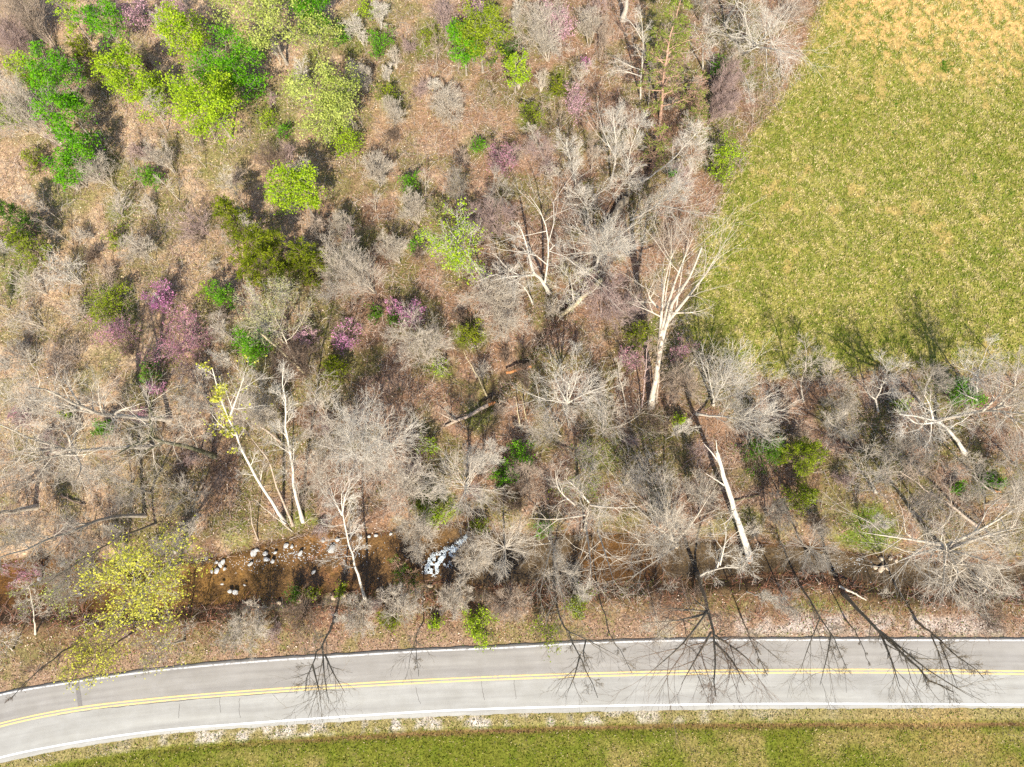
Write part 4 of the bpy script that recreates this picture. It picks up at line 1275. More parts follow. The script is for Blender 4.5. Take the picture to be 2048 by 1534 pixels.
bare("white fan of twigs lying rightward below the field corner, right of the two", (1392, 828), (1535, 838), 11, 78, 'broom', 'white', 0.15, dens=1.4, mid=[(1440, 832, 3), (1480, 838, 6)], limbs=[[(1480, 838, 6), (1515, 810, 8), (1545, 785, 10)], [(1480, 838, 6), (1525, 828, 8), (1572, 818, 10)], [(1482, 840, 6), (1515, 865, 8), (1540, 885, 10)]])
bare("grey tangle of branches right of the bright cedar", (1752, 985), (1735, 945), 11, 88, 'crooked', 'pale', 0.16, dens=1.3)
bare("pale trunk leaning up-left over its own dark shadow, right side", (1955, 1053), (1800, 942), 13, 72, 'spread', 'tan', 0.17, mid=[(1910, 1018, 4), (1866, 989, 8), (1835, 965, 11)])
bare("brown-grey tree right of the tangle, thin red log beneath", (1990, 985), (1935, 945), 11, 72, 'spread', 'grey', 0.12)
bare("twiggy tree at the right edge under the long grey trunk", (2030, 930), (2035, 905), 10, 70, 'spread', 'grey', 0.12)
bare("grey bare tree in shade between the bright cedar and the white forked tree", (1690, 860), (1665, 850), 9, 58, 'broom', 'pale', 0.10, dens=1.2)
bare("small twiggy tree between the wavy white tree and the field", (1655, 770), (1662, 745), 7, 45, 'spread', 'pale', 0.08)
bare("twiggy grey tree below the wavy white tree", (1668, 815), (1690, 800), 7, 45, 'spread', 'grey', 0.08)
bare("bare tree at the field's lower edge between the white forked pair", (1850, 790), (1858, 755), 7, 52, 'spread', 'grey', 0.09)
bare("thin pale tree at the right end of the field's lower edge", (2030, 770), (2040, 710), 9, 52, 'crooked', 'pale', 0.10)
bare("grey twiggy tree right of the olive moss patch by the creek", (1850, 1035), (1862, 1005), 9, 58, 'crooked', 'grey', 0.10)
bare("grey-brown tree below the pale leaning trunk, far right", (2010, 1110), (2040, 1095), 10, 60, 'crooked', 'grey', 0.10)
# ---- field corner
bare("tallest tree at the field corner, pale stems fanning up from one dark-ridged trunk", (1302, 814), (1405, 500), 25, 34, 'slim', 'pale', 0.34, mid=[(1310, 760, 4), (1318, 700, 8), (1326, 655, 11), (1362, 590, 17)],
     limbs=[[(1322, 670, 10), (1342, 585, 16), (1362, 530, 20), (1385, 478, 24)], [(1320, 680, 9), (1324, 610, 14), (1330, 550, 18), (1348, 500, 21)], [(1330, 650, 11), (1395, 570, 17), (1442, 508, 23)], [(1316, 615, 11), (1300, 600, 12), (1294, 585, 13), (1312, 560, 15)], [(1340, 626, 13), (1390, 625, 14), (1412, 618, 15)]], auto=0.9)
bare("slim trunk pressed against the tallest field-corner tree", (1313, 806), (1320, 660), 11, 30, 'slim', 'tan', 0.12, mid=[(1318, 760, 4), (1316, 710, 8)])
bare("thin pinkish pole left of the tallest field-corner tree", (1284, 814), (1297, 672), 12, 26, 'slim', 'pink', 0.10, mid=[(1288, 770, 4), (1293, 720, 8)], auto=0.7)
bare("thin bent white sapling in litter left of the pinkish pole", (1252, 815), (1236, 725), 8, 36, 'slim', 'pale', 0.08, mid=[(1246, 780, 3), (1238, 752, 6)])
bare("low grey branches fanning up-right from the litter below the pinkish pole", (1205, 862), (1225, 835), 8, 66, 'spread', 'pale', 0.11, limbs=[[(1206, 858, 1), (1186, 842, 4), (1178, 815, 7)], [(1207, 858, 1), (1250, 850, 4), (1290, 822, 7)], [(1206, 858, 1), (1208, 828, 4), (1212, 800, 7)]])
bare("star-shaped white tree in the middle of the wood", (1133, 828), (1137, 765), 13, 84, 'spread', 'white', 0.16, mid=[(1134, 805, 6)], limbs=[[(1134, 806, 6), (1173, 786, 9), (1215, 770, 12)], [(1133, 806, 6), (1100, 800, 9), (1065, 800, 12)], [(1134, 806, 6), (1118, 775, 9), (1105, 745, 12)], [(1135, 804, 6), (1150, 770, 9), (1158, 735, 12)]])
bare("broom of pale twigs just below-left of the star-shaped white tree", (1122, 872), (1082, 850), 8, 66, 'broom', 'pale', 0.10, dens=1.3)
bare("thin dead pole below the rotten orange log, right of the two", (1052, 838), (1044, 793), 5, 6, 'sapling', 'straw', 0.08, auto=0.25)
bare("thin dead pole below the rotten orange log, left of the two", (1041, 856), (1031, 795), 6, 6, 'sapling', 'straw', 0.08, auto=0.25)
bare("yellowish dead pole leaning up-left beside the moss shrub", (974, 790), (926, 703), 8, 10, 'sapling', 'straw', 0.10, auto=0.3, mid=[(953, 750, 4)])
bare("dark twiggy brush tree standing in the hollow under the orange log", (1048, 772), (1050, 740), 5, 34, 'broom', 'brown', 0.06)
# ---- middle, upper
bare("white double-stemmed tree with S-bent trunks in the middle of the wood", (1097, 586), (1038, 448), 15, 46, 'crooked', 'white', 0.24, mid=[(1089, 565, 3), (1068, 549, 5), (1058, 515, 9), (1051, 480, 12)], auto=0.7,
     limbs=[[(1090, 565, 3), (1099, 500, 8), (1096, 462, 11), (1083, 420, 14), (1060, 392, 16)], [(1068, 550, 5), (1015, 553, 8), (982, 562, 10)], [(1100, 500, 8), (1110, 488, 9), (1120, 495, 10)]])
bare("small white bent tree left of the double-stemmed white trunks", (1066, 608), (1010, 545), 8, 44, 'crooked', 'white', 0.12, mid=[(1052, 578, 4)])
leafy("light yellow-green tree with a pale trunk in the middle of the wood", (905, 492), 70, 12, 'lime', 'spread', base=(968, 562), mid=[(948, 527, 4)], n=0.62, size=0.2, bk='white', tr=0.17, gap=0.38, solid=False)
bare("huge white broom of twigs in the upper middle of the wood", (1192, 534), (1222, 488), 11, 98, 'broom', 'white', 0.19, dens=1.7, mid=[(1200, 505, 4)], limbs=[[(1200, 505, 4), (1245, 495, 7), (1290, 490, 10)], [(1200, 503, 4), (1170, 470, 7), (1145, 450, 10)], [(1200, 503, 4), (1240, 470, 7), (1280, 440, 10)], [(1200, 505, 4), (1160, 505, 7), (1125, 510, 10)]])
bare("tangled tree with tiny yellow buds beside the broken mossy log", (1148, 600), (1140, 545), 9, 66, 'crooked', 'white', 0.12, dens=1.2, leaf=dict(c=LEAF['bud'], n=380, size=0.13, asp=.7, jit=.1, gap=0.5, solid=False))
log("fallen_log", "mossy broken log with a torn yellow end, under the tangled budding tree", [(1120, 632, .3), (1150, 610, .5), (1178, 582, .7), (1204, 558, .9)], 0.22, 0.32, 'straw')
log("fallen_log", "thick dark trunk fallen along the gully above the huge white broom", [(1252, 396, .3), (1232, 425, .25), (1208, 468, .1)], 0.50, 0.42, 'dark')
log("fallen_log", "rotten orange-brown log across the gully near the middle", [(1062, 733, .3), (1035, 739, .35), (1012, 746, .3)], 0.20, 0.15, 'rotten')
log("fallen_log", "long grey fallen log with a split orange end, lower middle", [(890, 852, .2), (912, 842, .35), (938, 832, .4), (965, 815, .5), (984, 806, .5)], 0.15, 0.24, 'tan', stubs=[[(912, 842, .35), (895, 835, .8), (872, 822, 1.2)]])
log("split_wood", "fresh orange split end of the long fallen log", [(978, 809, .6), (990, 804, .65)], 0.22, 0.14, 'rotten')
log("fallen_log", "thin tan log lying in litter right of the mossy broken log", [(1208, 604, .2), (1230, 620, .25), (1256, 630, .2)], 0.11, 0.07, 'tan')
log("fallen_log", "short pale log lying between two redbuds and a green shrub", [(523, 668, 3.8), (560, 700, 2.6), (609, 746, .3)], 0.10, 0.15, 'straw')
log("fallen_log", "tan log leaning from the litter left of the tall straight white trunk", [(562, 885, .2), (535, 862, 1.2), (510, 846, 2.2)], 0.14, 0.09, 'tan')
log("fallen_log", "short dark log on litter between the two leftward-leaning pale trees", [(122, 990, .2), (150, 1004, .3), (170, 1010, .2)], 0.12, 0.09, 'brown')
log("fallen_log", "thin reddish log near the right edge, under bare branches", [(1975, 975, .2), (1990, 982, .25), (2002, 984, .2)], 0.10, 0.08, 'rotten')
log("fallen_log", "brown pole lying across litter right of the broken snag", [(1468, 1002, .2), (1495, 996, .3), (1520, 990, .2)], 0.08, 0.05, 'mossy')
bare("slender white tree, left of the white group near the wood's upper middle", (1152, 375), (1132, 285), 10, 48, 'broom', 'white', 0.11, mid=[(1147, 340, 5)], dens=1.2)
bare("tallest slender white tree of the group near the wood's upper middle", (1222, 364), (1226, 215), 14, 56, 'broom', 'white', 0.14, mid=[(1232, 318, 5), (1230, 270, 9)], dens=1.3, limbs=[[(1232, 318, 5), (1212, 280, 8), (1200, 240, 11)]])
bare("slender white tree right of the tallest in the upper-middle group", (1254, 340), (1284, 235), 12, 48, 'broom', 'white', 0.12, mid=[(1260, 298, 5), (1275, 262, 8)], dens=1.2)
bare("thin stem between the slender white trees of the upper-middle group", (1183, 345), (1186, 270), 9, 34, 'slim', 'tan', 0.07)
bare("small white tree with a bent stem below the slender white group", (1176, 448), (1150, 385), 8, 46, 'spread', 'white', 0.09, mid=[(1176, 418, 3)], limbs=[[(1176, 420, 3), (1190, 392, 5), (1215, 375, 7)]])
bare("white stem leaning up-right out of litter toward the lime sapling", (1286, 358), (1395, 262), 11, 52, 'spread', 'white', 0.13, mid=[(1330, 333, 4), (1358, 308, 7)])
bare("small white star of twigs where the gully starts", (1226, 392), (1262, 345), 6, 44, 'round', 'white', 0.07)
bare("white broom fanning right toward the field below the lime sapling", (1262, 440), (1362, 388), 11, 62, 'broom', 'white', 0.13, mid=[(1300, 420, 4), (1320, 405, 6)], dens=1.4, limbs=[[(1315, 408, 5), (1350, 370, 8), (1380, 345, 10)], [(1315, 410, 5), (1365, 420, 8), (1400, 432, 10)]])
bare("pinkish twiggy tree left of the slender white group", (1100, 345), (1078, 290), 8, 52, 'spread', 'pink', 0.08)
bare("leaning thin tree above the light yellow-green tree", (1088, 320), (1060, 250), 9, 36, 'slim', 'pale', 0.08)
bare("thin white tree above the double-stemmed white trunks", (1012, 420), (985, 360), 8, 44, 'spread', 'grey', 0.08)
bare("grey fan of twigs above the light yellow-green tree", (925, 412), (912, 360), 7, 42, 'broom', 'grey', 0.09)
# ---- top right corner of the wood
bare("thick white trunk cut by the photo's top edge", (1246, 40), (1268, -90), 14, 60, 'spread', 'white', 0.34, mid=[(1252, 10, 3)])
bare("slim white birch-like tree with level side limbs near the top", (1281, 198), (1280, 10), 15, 36, 'slim', 'white', 0.11, mid=[(1282, 140, 5), (1287, 90, 9)], limbs=[[(1282, 140, 5), (1255, 130, 6), (1232, 118, 7)], [(1281, 152, 4), (1250, 142, 5), (1222, 140, 6)], [(1287, 85, 9), (1270, 55, 11), (1258, 40, 12)]], auto=0.7)
leafy("tall pine with a reddish trunk near the top of the wood", (1345, 40), 66, 17, 'pine', 'conifer', base=(1321, 238), mid=[(1326, 160, 6), (1333, 110, 10)], n=1.0, size=0.26, asp=0.3, bk='pine', tr=0.20, name="pine_tree", group="evergreens of the wood", needle=True, jit=0.12, gap=0.38, solid=False, limbs=[[(1332, 112, 9), (1360, 85, 10), (1400, 75, 11)], [(1330, 130, 8), (1310, 110, 9), (1295, 100, 10)]])
leafy("smaller pine with a thin crown under the tall reddish pine", (1318, 285), 40, 8, 'pine', 'conifer', n=0.8, size=0.24, asp=0.3, bk='pine', tr=0.10, name="pine_tree", group="evergreens of the wood", needle=True, jit=0.12, gap=0.4)
leafy("pine with reddish bare twigs between the tall pine and the field", (1395, 175), 34, 8, 'pine', 'conifer', n=0.7, size=0.24, asp=0.3, bk='pine', tr=0.10, name="pine_tree", group="evergreens of the wood", needle=True, jit=0.12, gap=0.42)
leafy("low pine just below the reddish-twigged pine by the field", (1398, 228), 32, 6, 'pine', 'conifer', n=0.8, size=0.24, asp=0.3, bk='pine', tr=0.09, name="pine_tree", group="evergreens of the wood", needle=True, jit=0.12, gap=0.4)
bare("thin dark-barked stem right beside the reddish pine trunk", (1297, 215), (1302, 110), 9, 26, 'slim', 'grey', 0.09)
bare("white tree with arching limbs at the wood's top right corner", (1450, 50), (1500, -40), 12, 66, 'crooked', 'white', 0.20, mid=[(1468, 15, 4)])
bare("white wide-spreading tree reaching over the field's upper left edge", (1488, 108), (1545, 75), 12, 92, 'spread', 'white', 0.20, dens=1.3, mid=[(1508, 95, 5)], limbs=[[(1510, 93, 5), (1560, 100, 9), (1600, 112, 12)], [(1508, 93, 5), (1480, 65, 8), (1458, 70, 10)], [(1510, 92, 5), (1545, 60, 9), (1575, 20, 12)], [(1508, 92, 5), (1490, 40, 9), (1486, 5, 12)]])
bare("small white drooping tree at the field's upper left edge", (1480, 140), (1502, 205), 6, 34, 'slim', 'white', 0.10, mid=[(1495, 165, 3)])
bare("small crooked white tree between the tall pine and the wide-spreading tree", (1406, 138), (1418, 60), 9, 46, 'crooked', 'white', 0.12, mid=[(1405, 95, 5)])
bare("thin grey tree right of the tall pine, at the top edge", (1398, 40), (1410, -15), 9, 42, 'spread', 'grey', 0.09)
bareshrub("pinkish broom-like shrub at the field's edge, upper of the two", (1450, 182), 40, 5, 'pink', (1.2, 1.0), 9, style='broom', dens=1.3)
bareshrub("pinkish broom-like shrub at the field's edge, lower of the two", (1448, 222), 34, 4, 'pink', (1.4, 0.2), 9, style='broom', dens=1.2)
bareshrub("pale dry bush at the very top edge of the field", (1580, 20), 48, 4, 'tan', stems=9, dens=1.2)
bareshrub("pale dry bush below the white wide-spreading tree at the field's edge", (1470, 122), 32, 3, 'tan', stems=8)
shrub("bright lime sapling on the field's left edge", (1455, 300), 33, 6, 'lime', 0.9)
shrub("smaller lime sapling just under the bright lime one on the field's edge", (1445, 345), 22, 3.5, 'lime', 0.7)
shrub("green bush under the pinkish brooms by the field", (1440, 140), 20, 3, 'green', 0.6)
shrub("small bright green tuft in litter left of the lime sapling", (1345, 342), 9, 1.2, 'green')
bare("white tree reaching up-right under the lime sapling", (1352, 320), (1400, 300), 8, 46, 'spread', 'pale', 0.08)
bare("grey twiggy tree left of the lime sapling", (1375, 300), (1385, 245), 8, 46, 'spread', 'pale', 0.09)

# ---- trees in leaf, upper left
leafy("broad pale yellow-green tree cut by the photo's top edge", (535, 42), 102, 12, 'pale', 'spread', n=1.25, gap=0.22, tr=0.2)
leafy("saturated green tree at the top edge right of the broad pale one", (622, 30), 48, 8, 'green', 'spread', n=1.1, gap=0.22)
leafy("pale yellow-green tree with a feathery outline standing alone in dry grass", (655, 222), 74, 11, 'pale', 'spread', n=1.25, gap=0.22, lean=(0.5, -1.2), tr=0.18)
shrub("lime fringe bush at the foot of the feathery pale tree", (690, 285), 40, 3.5, 'lime', 0.7)
leafy("rounded lime-green tree, largest of the lime trees at upper left", (428, 222), 70, 11, 'lime', 'spread', n=1.55, gap=0.16, lean=(0.6, -0.8), tr=0.18)
leafy("deep green tree behind the rounded lime-green tree", (462, 140), 62, 9, 'green', 'spread', n=1.3, gap=0.2, tr=0.16)
leafy("long yellow-green tree above the deep green one, upper left", (372, 82), 54, 11, 'lime', 'spread', n=1.2, gap=0.22, tr=0.16)
leafy("lime tree between the rounded lime one and the bare slope, upper left", (265, 160), 56, 9, 'lime', 'spread', n=1.3, gap=0.18, tr=0.15)
leafy("low lime tree just below the lime tree on the bare slope", (300, 205), 40, 6, 'lime', 'spread', n=1.1, gap=0.22)
leafy("green tree near the top left corner, right of the bare pinkish brush", (212, 50), 44, 8, 'green', 'spread', n=1.1, gap=0.24)
leafy("light green sapling left of the green top-corner tree", (148, 40), 32, 6, 'lime', 'spread', n=0.75, gap=0.32)
leafy("green tree in the left thicket, topmost of its row", (115, 150), 46, 8, 'green', 'spread', n=1.15, gap=0.22)
leafy("green tree in the left thicket, second from the top of its row", (132, 222), 52, 8, 'green', 'spread', n=1.25, gap=0.22)
leafy("green tree in the left thicket, third from the top of its row", (165, 300), 44, 7, 'green', 'spread', n=1.15, gap=0.22)
leafy("green tree in the left thicket, lowest of its row", (138, 342), 36, 6, 'green', 'spread', n=1.1, gap=0.25)
leafy("small green tree at the left edge beside the thicket's second tree", (58, 150), 38, 6, 'lime', 'spread', n=0.8, gap=0.3)
leafy("low green tree at the left edge under the grey fan of branches", (22, 235), 36, 5, 'lime', 'spread', n=0.9, gap=0.3)
cedar("dark olive cedar wedged between the green thicket and the lime trees", (165, 105), 36, 7, 'cedar', 0.8)
shrub("yellow-green bush at the thicket's left lower end", (62, 320), 26, 2.5, 'moss', 0.6)
leafy("green conical tree at the left edge, upper of two", (22, 428), 34, 8, 'dark', 'conifer', n=1.3, size=0.24, asp=.35, needle=True, jit=.1, bk='brown')
leafy("lighter green tree at the left edge, lower of two", (42, 485), 38, 8, 'moss', 'conifer', n=1.2, size=0.24, asp=.35, needle=True, jit=.1, bk='brown')
cedar("largest olive cedar left of centre, main crown", (520, 510), 84, 11, 'cedar', 1.0, tr=None) if False else cedar("largest olive cedar left of centre, main crown", (522, 512), 86, 11)
cedar("olive cedar joined to the largest one's right side", (612, 520), 56, 9)
cedar("olive cedar joined to the largest one's upper left side", (462, 430), 50, 10)
leafy("bright lime tree tucked above the largest olive cedar", (602, 388), 58, 10, 'lime', 'spread', n=1.35, gap=0.2, tr=0.15)
bare("small bare tree with white limbs between the lime tree and the olive cedars", (632, 470), (628, 440), 8, 36, 'spread', 'tan', 0.09)
leafy("broad mixed-green tree near the top middle, bright left half", (962, 82), 66, 9, 'moss', 'spread', n=0.9, gap=0.3, tr=0.16)
leafy("saturated green tree, left half of the top-middle clump", (928, 95), 40, 8, 'green', 'spread', n=1.2, gap=0.22)
leafy("small bright lime tree at the lower right of the top-middle clump", (1031, 146), 29, 6, 'lime', 'spread', n=1.3, gap=0.15)
shrub("dark green bush behind the small bright lime tree, top middle", (1010, 95), 26, 4, 'dark', 0.9)
shrub("bright green bush near the top, right of the feathery pale tree", (763, 82), 28, 3.5, 'green', 0.8)
shrub("bright green bush at the top edge, left of the top-middle clump", (735, 18), 28, 3.5, 'lime', 0.6)
shrub("upright green bush with fine stems between the feathery tree and the top-middle clump", (780, 190), 27, 4, 'moss', 0.8)
shrub("olive bush below the green one at the top, left of the top-middle clump", (860, 72), 19, 2.2, 'moss', 0.9)
shrub("green bush in shade right of the broad pale tree", (682, 68), 22, 3, 'green', 0.5)
shrub("round olive bush in litter right of the small bright lime tree", (1116, 172), 24, 3, 'cedar', 0.9)
shrub("green bush below the small bright lime tree, fan-shaped", (1062, 222), 24, 3, 'moss', 0.8)
shrub("small green bush in dry grass left of the dusky middle redbud", (958, 285), 17, 2, 'green', 0.8)
shrub("green bush left of the light yellow-green tree, upper", (822, 362), 20, 3, 'green', 0.9)
shrub("green bush left of the light yellow-green tree, touching its crown", (830, 488), 15, 2.5, 'green', 0.9)
shrub("lime bush low between the rounded lime tree and the feathery tree", (540, 238), 24, 2.5, 'lime', 0.55)
shrub("green tuft under the lime bush, above the wide dark shadow", (566, 262), 20, 2, 'green', 0.45)
shrub("round bright green bush on dry grass below the lime trees", (298, 350), 27, 3, 'green', 0.75)
shrub("green bush on dry grass right of the grey twig fan, left slope", (235, 480), 22, 2.5, 'moss', 0.6)
shrub("moss-green bush left of the brightest redbud", (215, 612), 42, 3, 'moss', 0.7)
shrub("green bush left of the pale budding tree", (445, 592), 32, 5, 'green', 0.9)
shrub("saturated green bush under the pale budding tree", (508, 690), 44, 5, 'green', 0.95)
shrub("lime twig bush left of the green bush by the pale budding tree", (415, 580), 22, 4, 'lime', 0.5)
cedar("round olive cedar below the pink redbuds, middle left", (667, 732), 34, 5)
shrub("moss-green fan bush under bare limbs near the dead yellowish pole", (940, 672), 30, 3, 'cedar', 0.9)
shrub("dark green bush under the pink redbud pair, left of the two", (752, 628), 17, 2, 'dark', 0.9)
shrub("dark green bush under the pink redbud pair, right of the two", (795, 640), 20, 2, 'dark', 0.9)
shrub("green bush under the leftward big pale tree", (205, 852), 25, 3, 'green', 0.85)
shrub("small lime tuft left of the green bush under the big pale tree", (132, 832), 13, 2, 'lime', 0.8)
shrub("green bush beneath the dusky redbuds", (300, 742), 22, 2.5, 'green', 0.7)
shrub("lime tuft between the moss shrub and the fallen log, middle", (882, 738), 18, 1.5, 'lime', 0.6)
cedar("dark olive cedar left of the tallest field-corner tree", (1278, 662), 34, 5, 'cedar', 0.6)
shrub("saturated green bush right of the white broom, upper of the pair", (1042, 905), 28, 4, 'green', 0.9)
shrub("saturated green bush right of the white broom, lower of the pair", (1008, 952), 28, 3, 'green', 0.9)
shrub("yellow-green bush on the bank above the white water", (875, 1030), 32, 3.5, 'lime', 0.7)
shrub("moss bush left of the yellow-green one above the white water", (848, 1005), 26, 2.5, 'moss', 0.6)
shrub("lime tuft in litter at the right end of the big white-limbed crown", (852, 892), 24, 3, 'lime', 0.5)
shrub("green bush on the bank right of the round bare tree", (1082, 1052), 20, 2.5, 'green', 0.8)
shrub("moss bush between the white water and the round bare tree", (958, 1052), 22, 2, 'moss', 0.7)
shrub("small lime tuft alone in dark litter right of the tallest field-corner tree", (1362, 840), 15, 1.8, 'lime', 1.1)
cedar("bright yellow-green cedar right of the broken snag, main crown", (1608, 912), 56, 9, 'moss', 1.05)
cedar("darker half of the cedar right of the broken snag", (1535, 902), 46, 8, 'dark', 0.75)
cedar("small bright cedar just below the yellow-green one", (1606, 990), 38, 6, 'moss', 0.95)
shrub("lime bush at the foot of the S-limbed pale trunk", (1806, 812), 19, 3, 'lime', 0.85)
shrub("green bush under the white forked tree at the field's edge", (1908, 778), 34, 3, 'green', 0.7)
shrub("green bush behind the white forked pair at the field's edge", (1950, 790), 24, 3, 'green', 0.7)
shrub("green tuft among bare branches near the right edge, leftmost of three", (1918, 978), 15, 1.5, 'green')
shrub("green tuft among bare branches near the right edge, middle of three", (1977, 962), 15, 1.5, 'green')
shrub("green tuft among bare branches near the right edge, rightmost of three", (2003, 965), 12, 1.5, 'green')
shrub("lime bush on the road bank right of the forked twig-tree", (945, 1250), 38, 3, 'lime', 0.9)
shrub("small lime bush left of the lime bush on the road bank", (872, 1245), 16, 1.8, 'lime', 0.7)
shrub("round moss-green bush on the road bank beside the thin dark pole", (1165, 1215), 30, 3, 'moss', 0.95)
shrub("olive fan-shaped bush on the road bank below the dark fallen sapling", (778, 1245), 27, 2.5, 'cedar', 0.6)
shrub("sparse olive sapling reaching over the road's upper line, centre", (1092, 1275), 38, 5, 'moss', 0.25)
shrub("green bush at the creek's lower edge left of the bare leaning trunk", (682, 1178), 15, 1.6, 'moss', 0.8)
shrub("dark green plants on the creek's lower edge under the brown pool", (585, 1190), 18, 1.2, 'dark', 0.7)
shrub("green plants on the creek's lower edge left of the bare leaning trunk's shadow", (625, 1183), 14, 1.0, 'moss', 0.7)
leafy("dark green fallen evergreen sapling lying out over the creek", (790, 1120), 34, 3, 'dark', 'conifer', base=(828, 1180), mid=[(808, 1150, 1.3)], n=0.9, size=0.22, asp=.3, bk='pine', tr=0.07, name="cedar_tree", group="evergreens of the wood", needle=True, jit=.06, gap=0.42, solid=False)
leafy("pale budding tree with a wide haze of green-grey twigs, left of centre", (552, 622), 88, 11, 'bud', 'spread', n=0.55, size=0.13, bk='pale', tr=0.14, base=(600, 738), gap=0.3, solid=False)
leafy("sparse pale-leaved tree over the litter below the star-shaped white tree", (1165, 945), 62, 8, 'moss', 'spread', n=0.18, size=0.14, bk='grey', gap=0.4, solid=False)

# ---- redbuds
redbud("brightest pink redbud, left of centre", (316, 588), 34, 5, 'pink', 1.3)
redbud("wide dusky redbud below the brightest pink one", (348, 682), 62, 6, 'dusky', 0.75)
redbud("dusky redbud left of the wide dusky one", (238, 662), 46, 5, 'dusky', 0.7)
redbud("small pink redbud under the wide dusky one", (308, 768), 24, 4, 'pink', 0.5)
redbud("faint dusky redbud by the two bent white limbs", (278, 828), 22, 3.5, 'dusky', 0.6)
redbud("vivid pink redbud beside the dark green bushes, right of the pair", (826, 622), 30, 4, 'pink', 0.85)
redbud("vivid pink redbud beside the dark green bushes, left of the pair", (788, 612), 18, 3.5, 'pink', 0.8)
redbud("lilac-pink redbud above the round olive cedar", (682, 668), 38, 5, 'pink', 0.45)
redbud("pale pink redbud left of the lilac one above the olive cedar", (612, 668), 24, 4, 'blush', 0.8)
redbud("pale pink redbud at the top edge, right of the top-middle clump", (1112, 40), 46, 6, 'blush', 0.9)
redbud("dusky redbud in the dry upper middle of the wood", (1004, 318), 36, 5, 'dusky', 0.7)
redbud("faint pink redbud among the slender white group", (1160, 205), 34, 5, 'blush', 0.5)
redbud("tiny pink redbud left of the birch-like white tree", (1172, 122), 12, 2.5, 'pink', 0.8)
redbud("pale pink redbud at the top left edge beside the long yellow-green tree", (262, 22), 36, 6, 'blush', 1.0)
redbud("pink redbud at the top left, right of the other pink one", (335, 12), 30, 6, 'blush', 0.8)
redbud("small dusky redbud at the left edge under the wide pale tree", (32, 832), 22, 3.5, 'dusky', 0.8)
redbud("purple-pink redbud at the creek's left end", (38, 1150), 26, 4, 'dusky', 0.9)
redbud("pale pink redbud top left of the top-middle clump", (945, 20), 28, 5, 'blush', 0.5)
redbud("faint dusky redbud beside the thin pinkish pole", (1262, 710), 34, 4, 'dusky', 0.4)
redbud("faint pink redbud left of the field-corner fan trees", (1362, 700), 32, 4, 'dusky', 0.3)

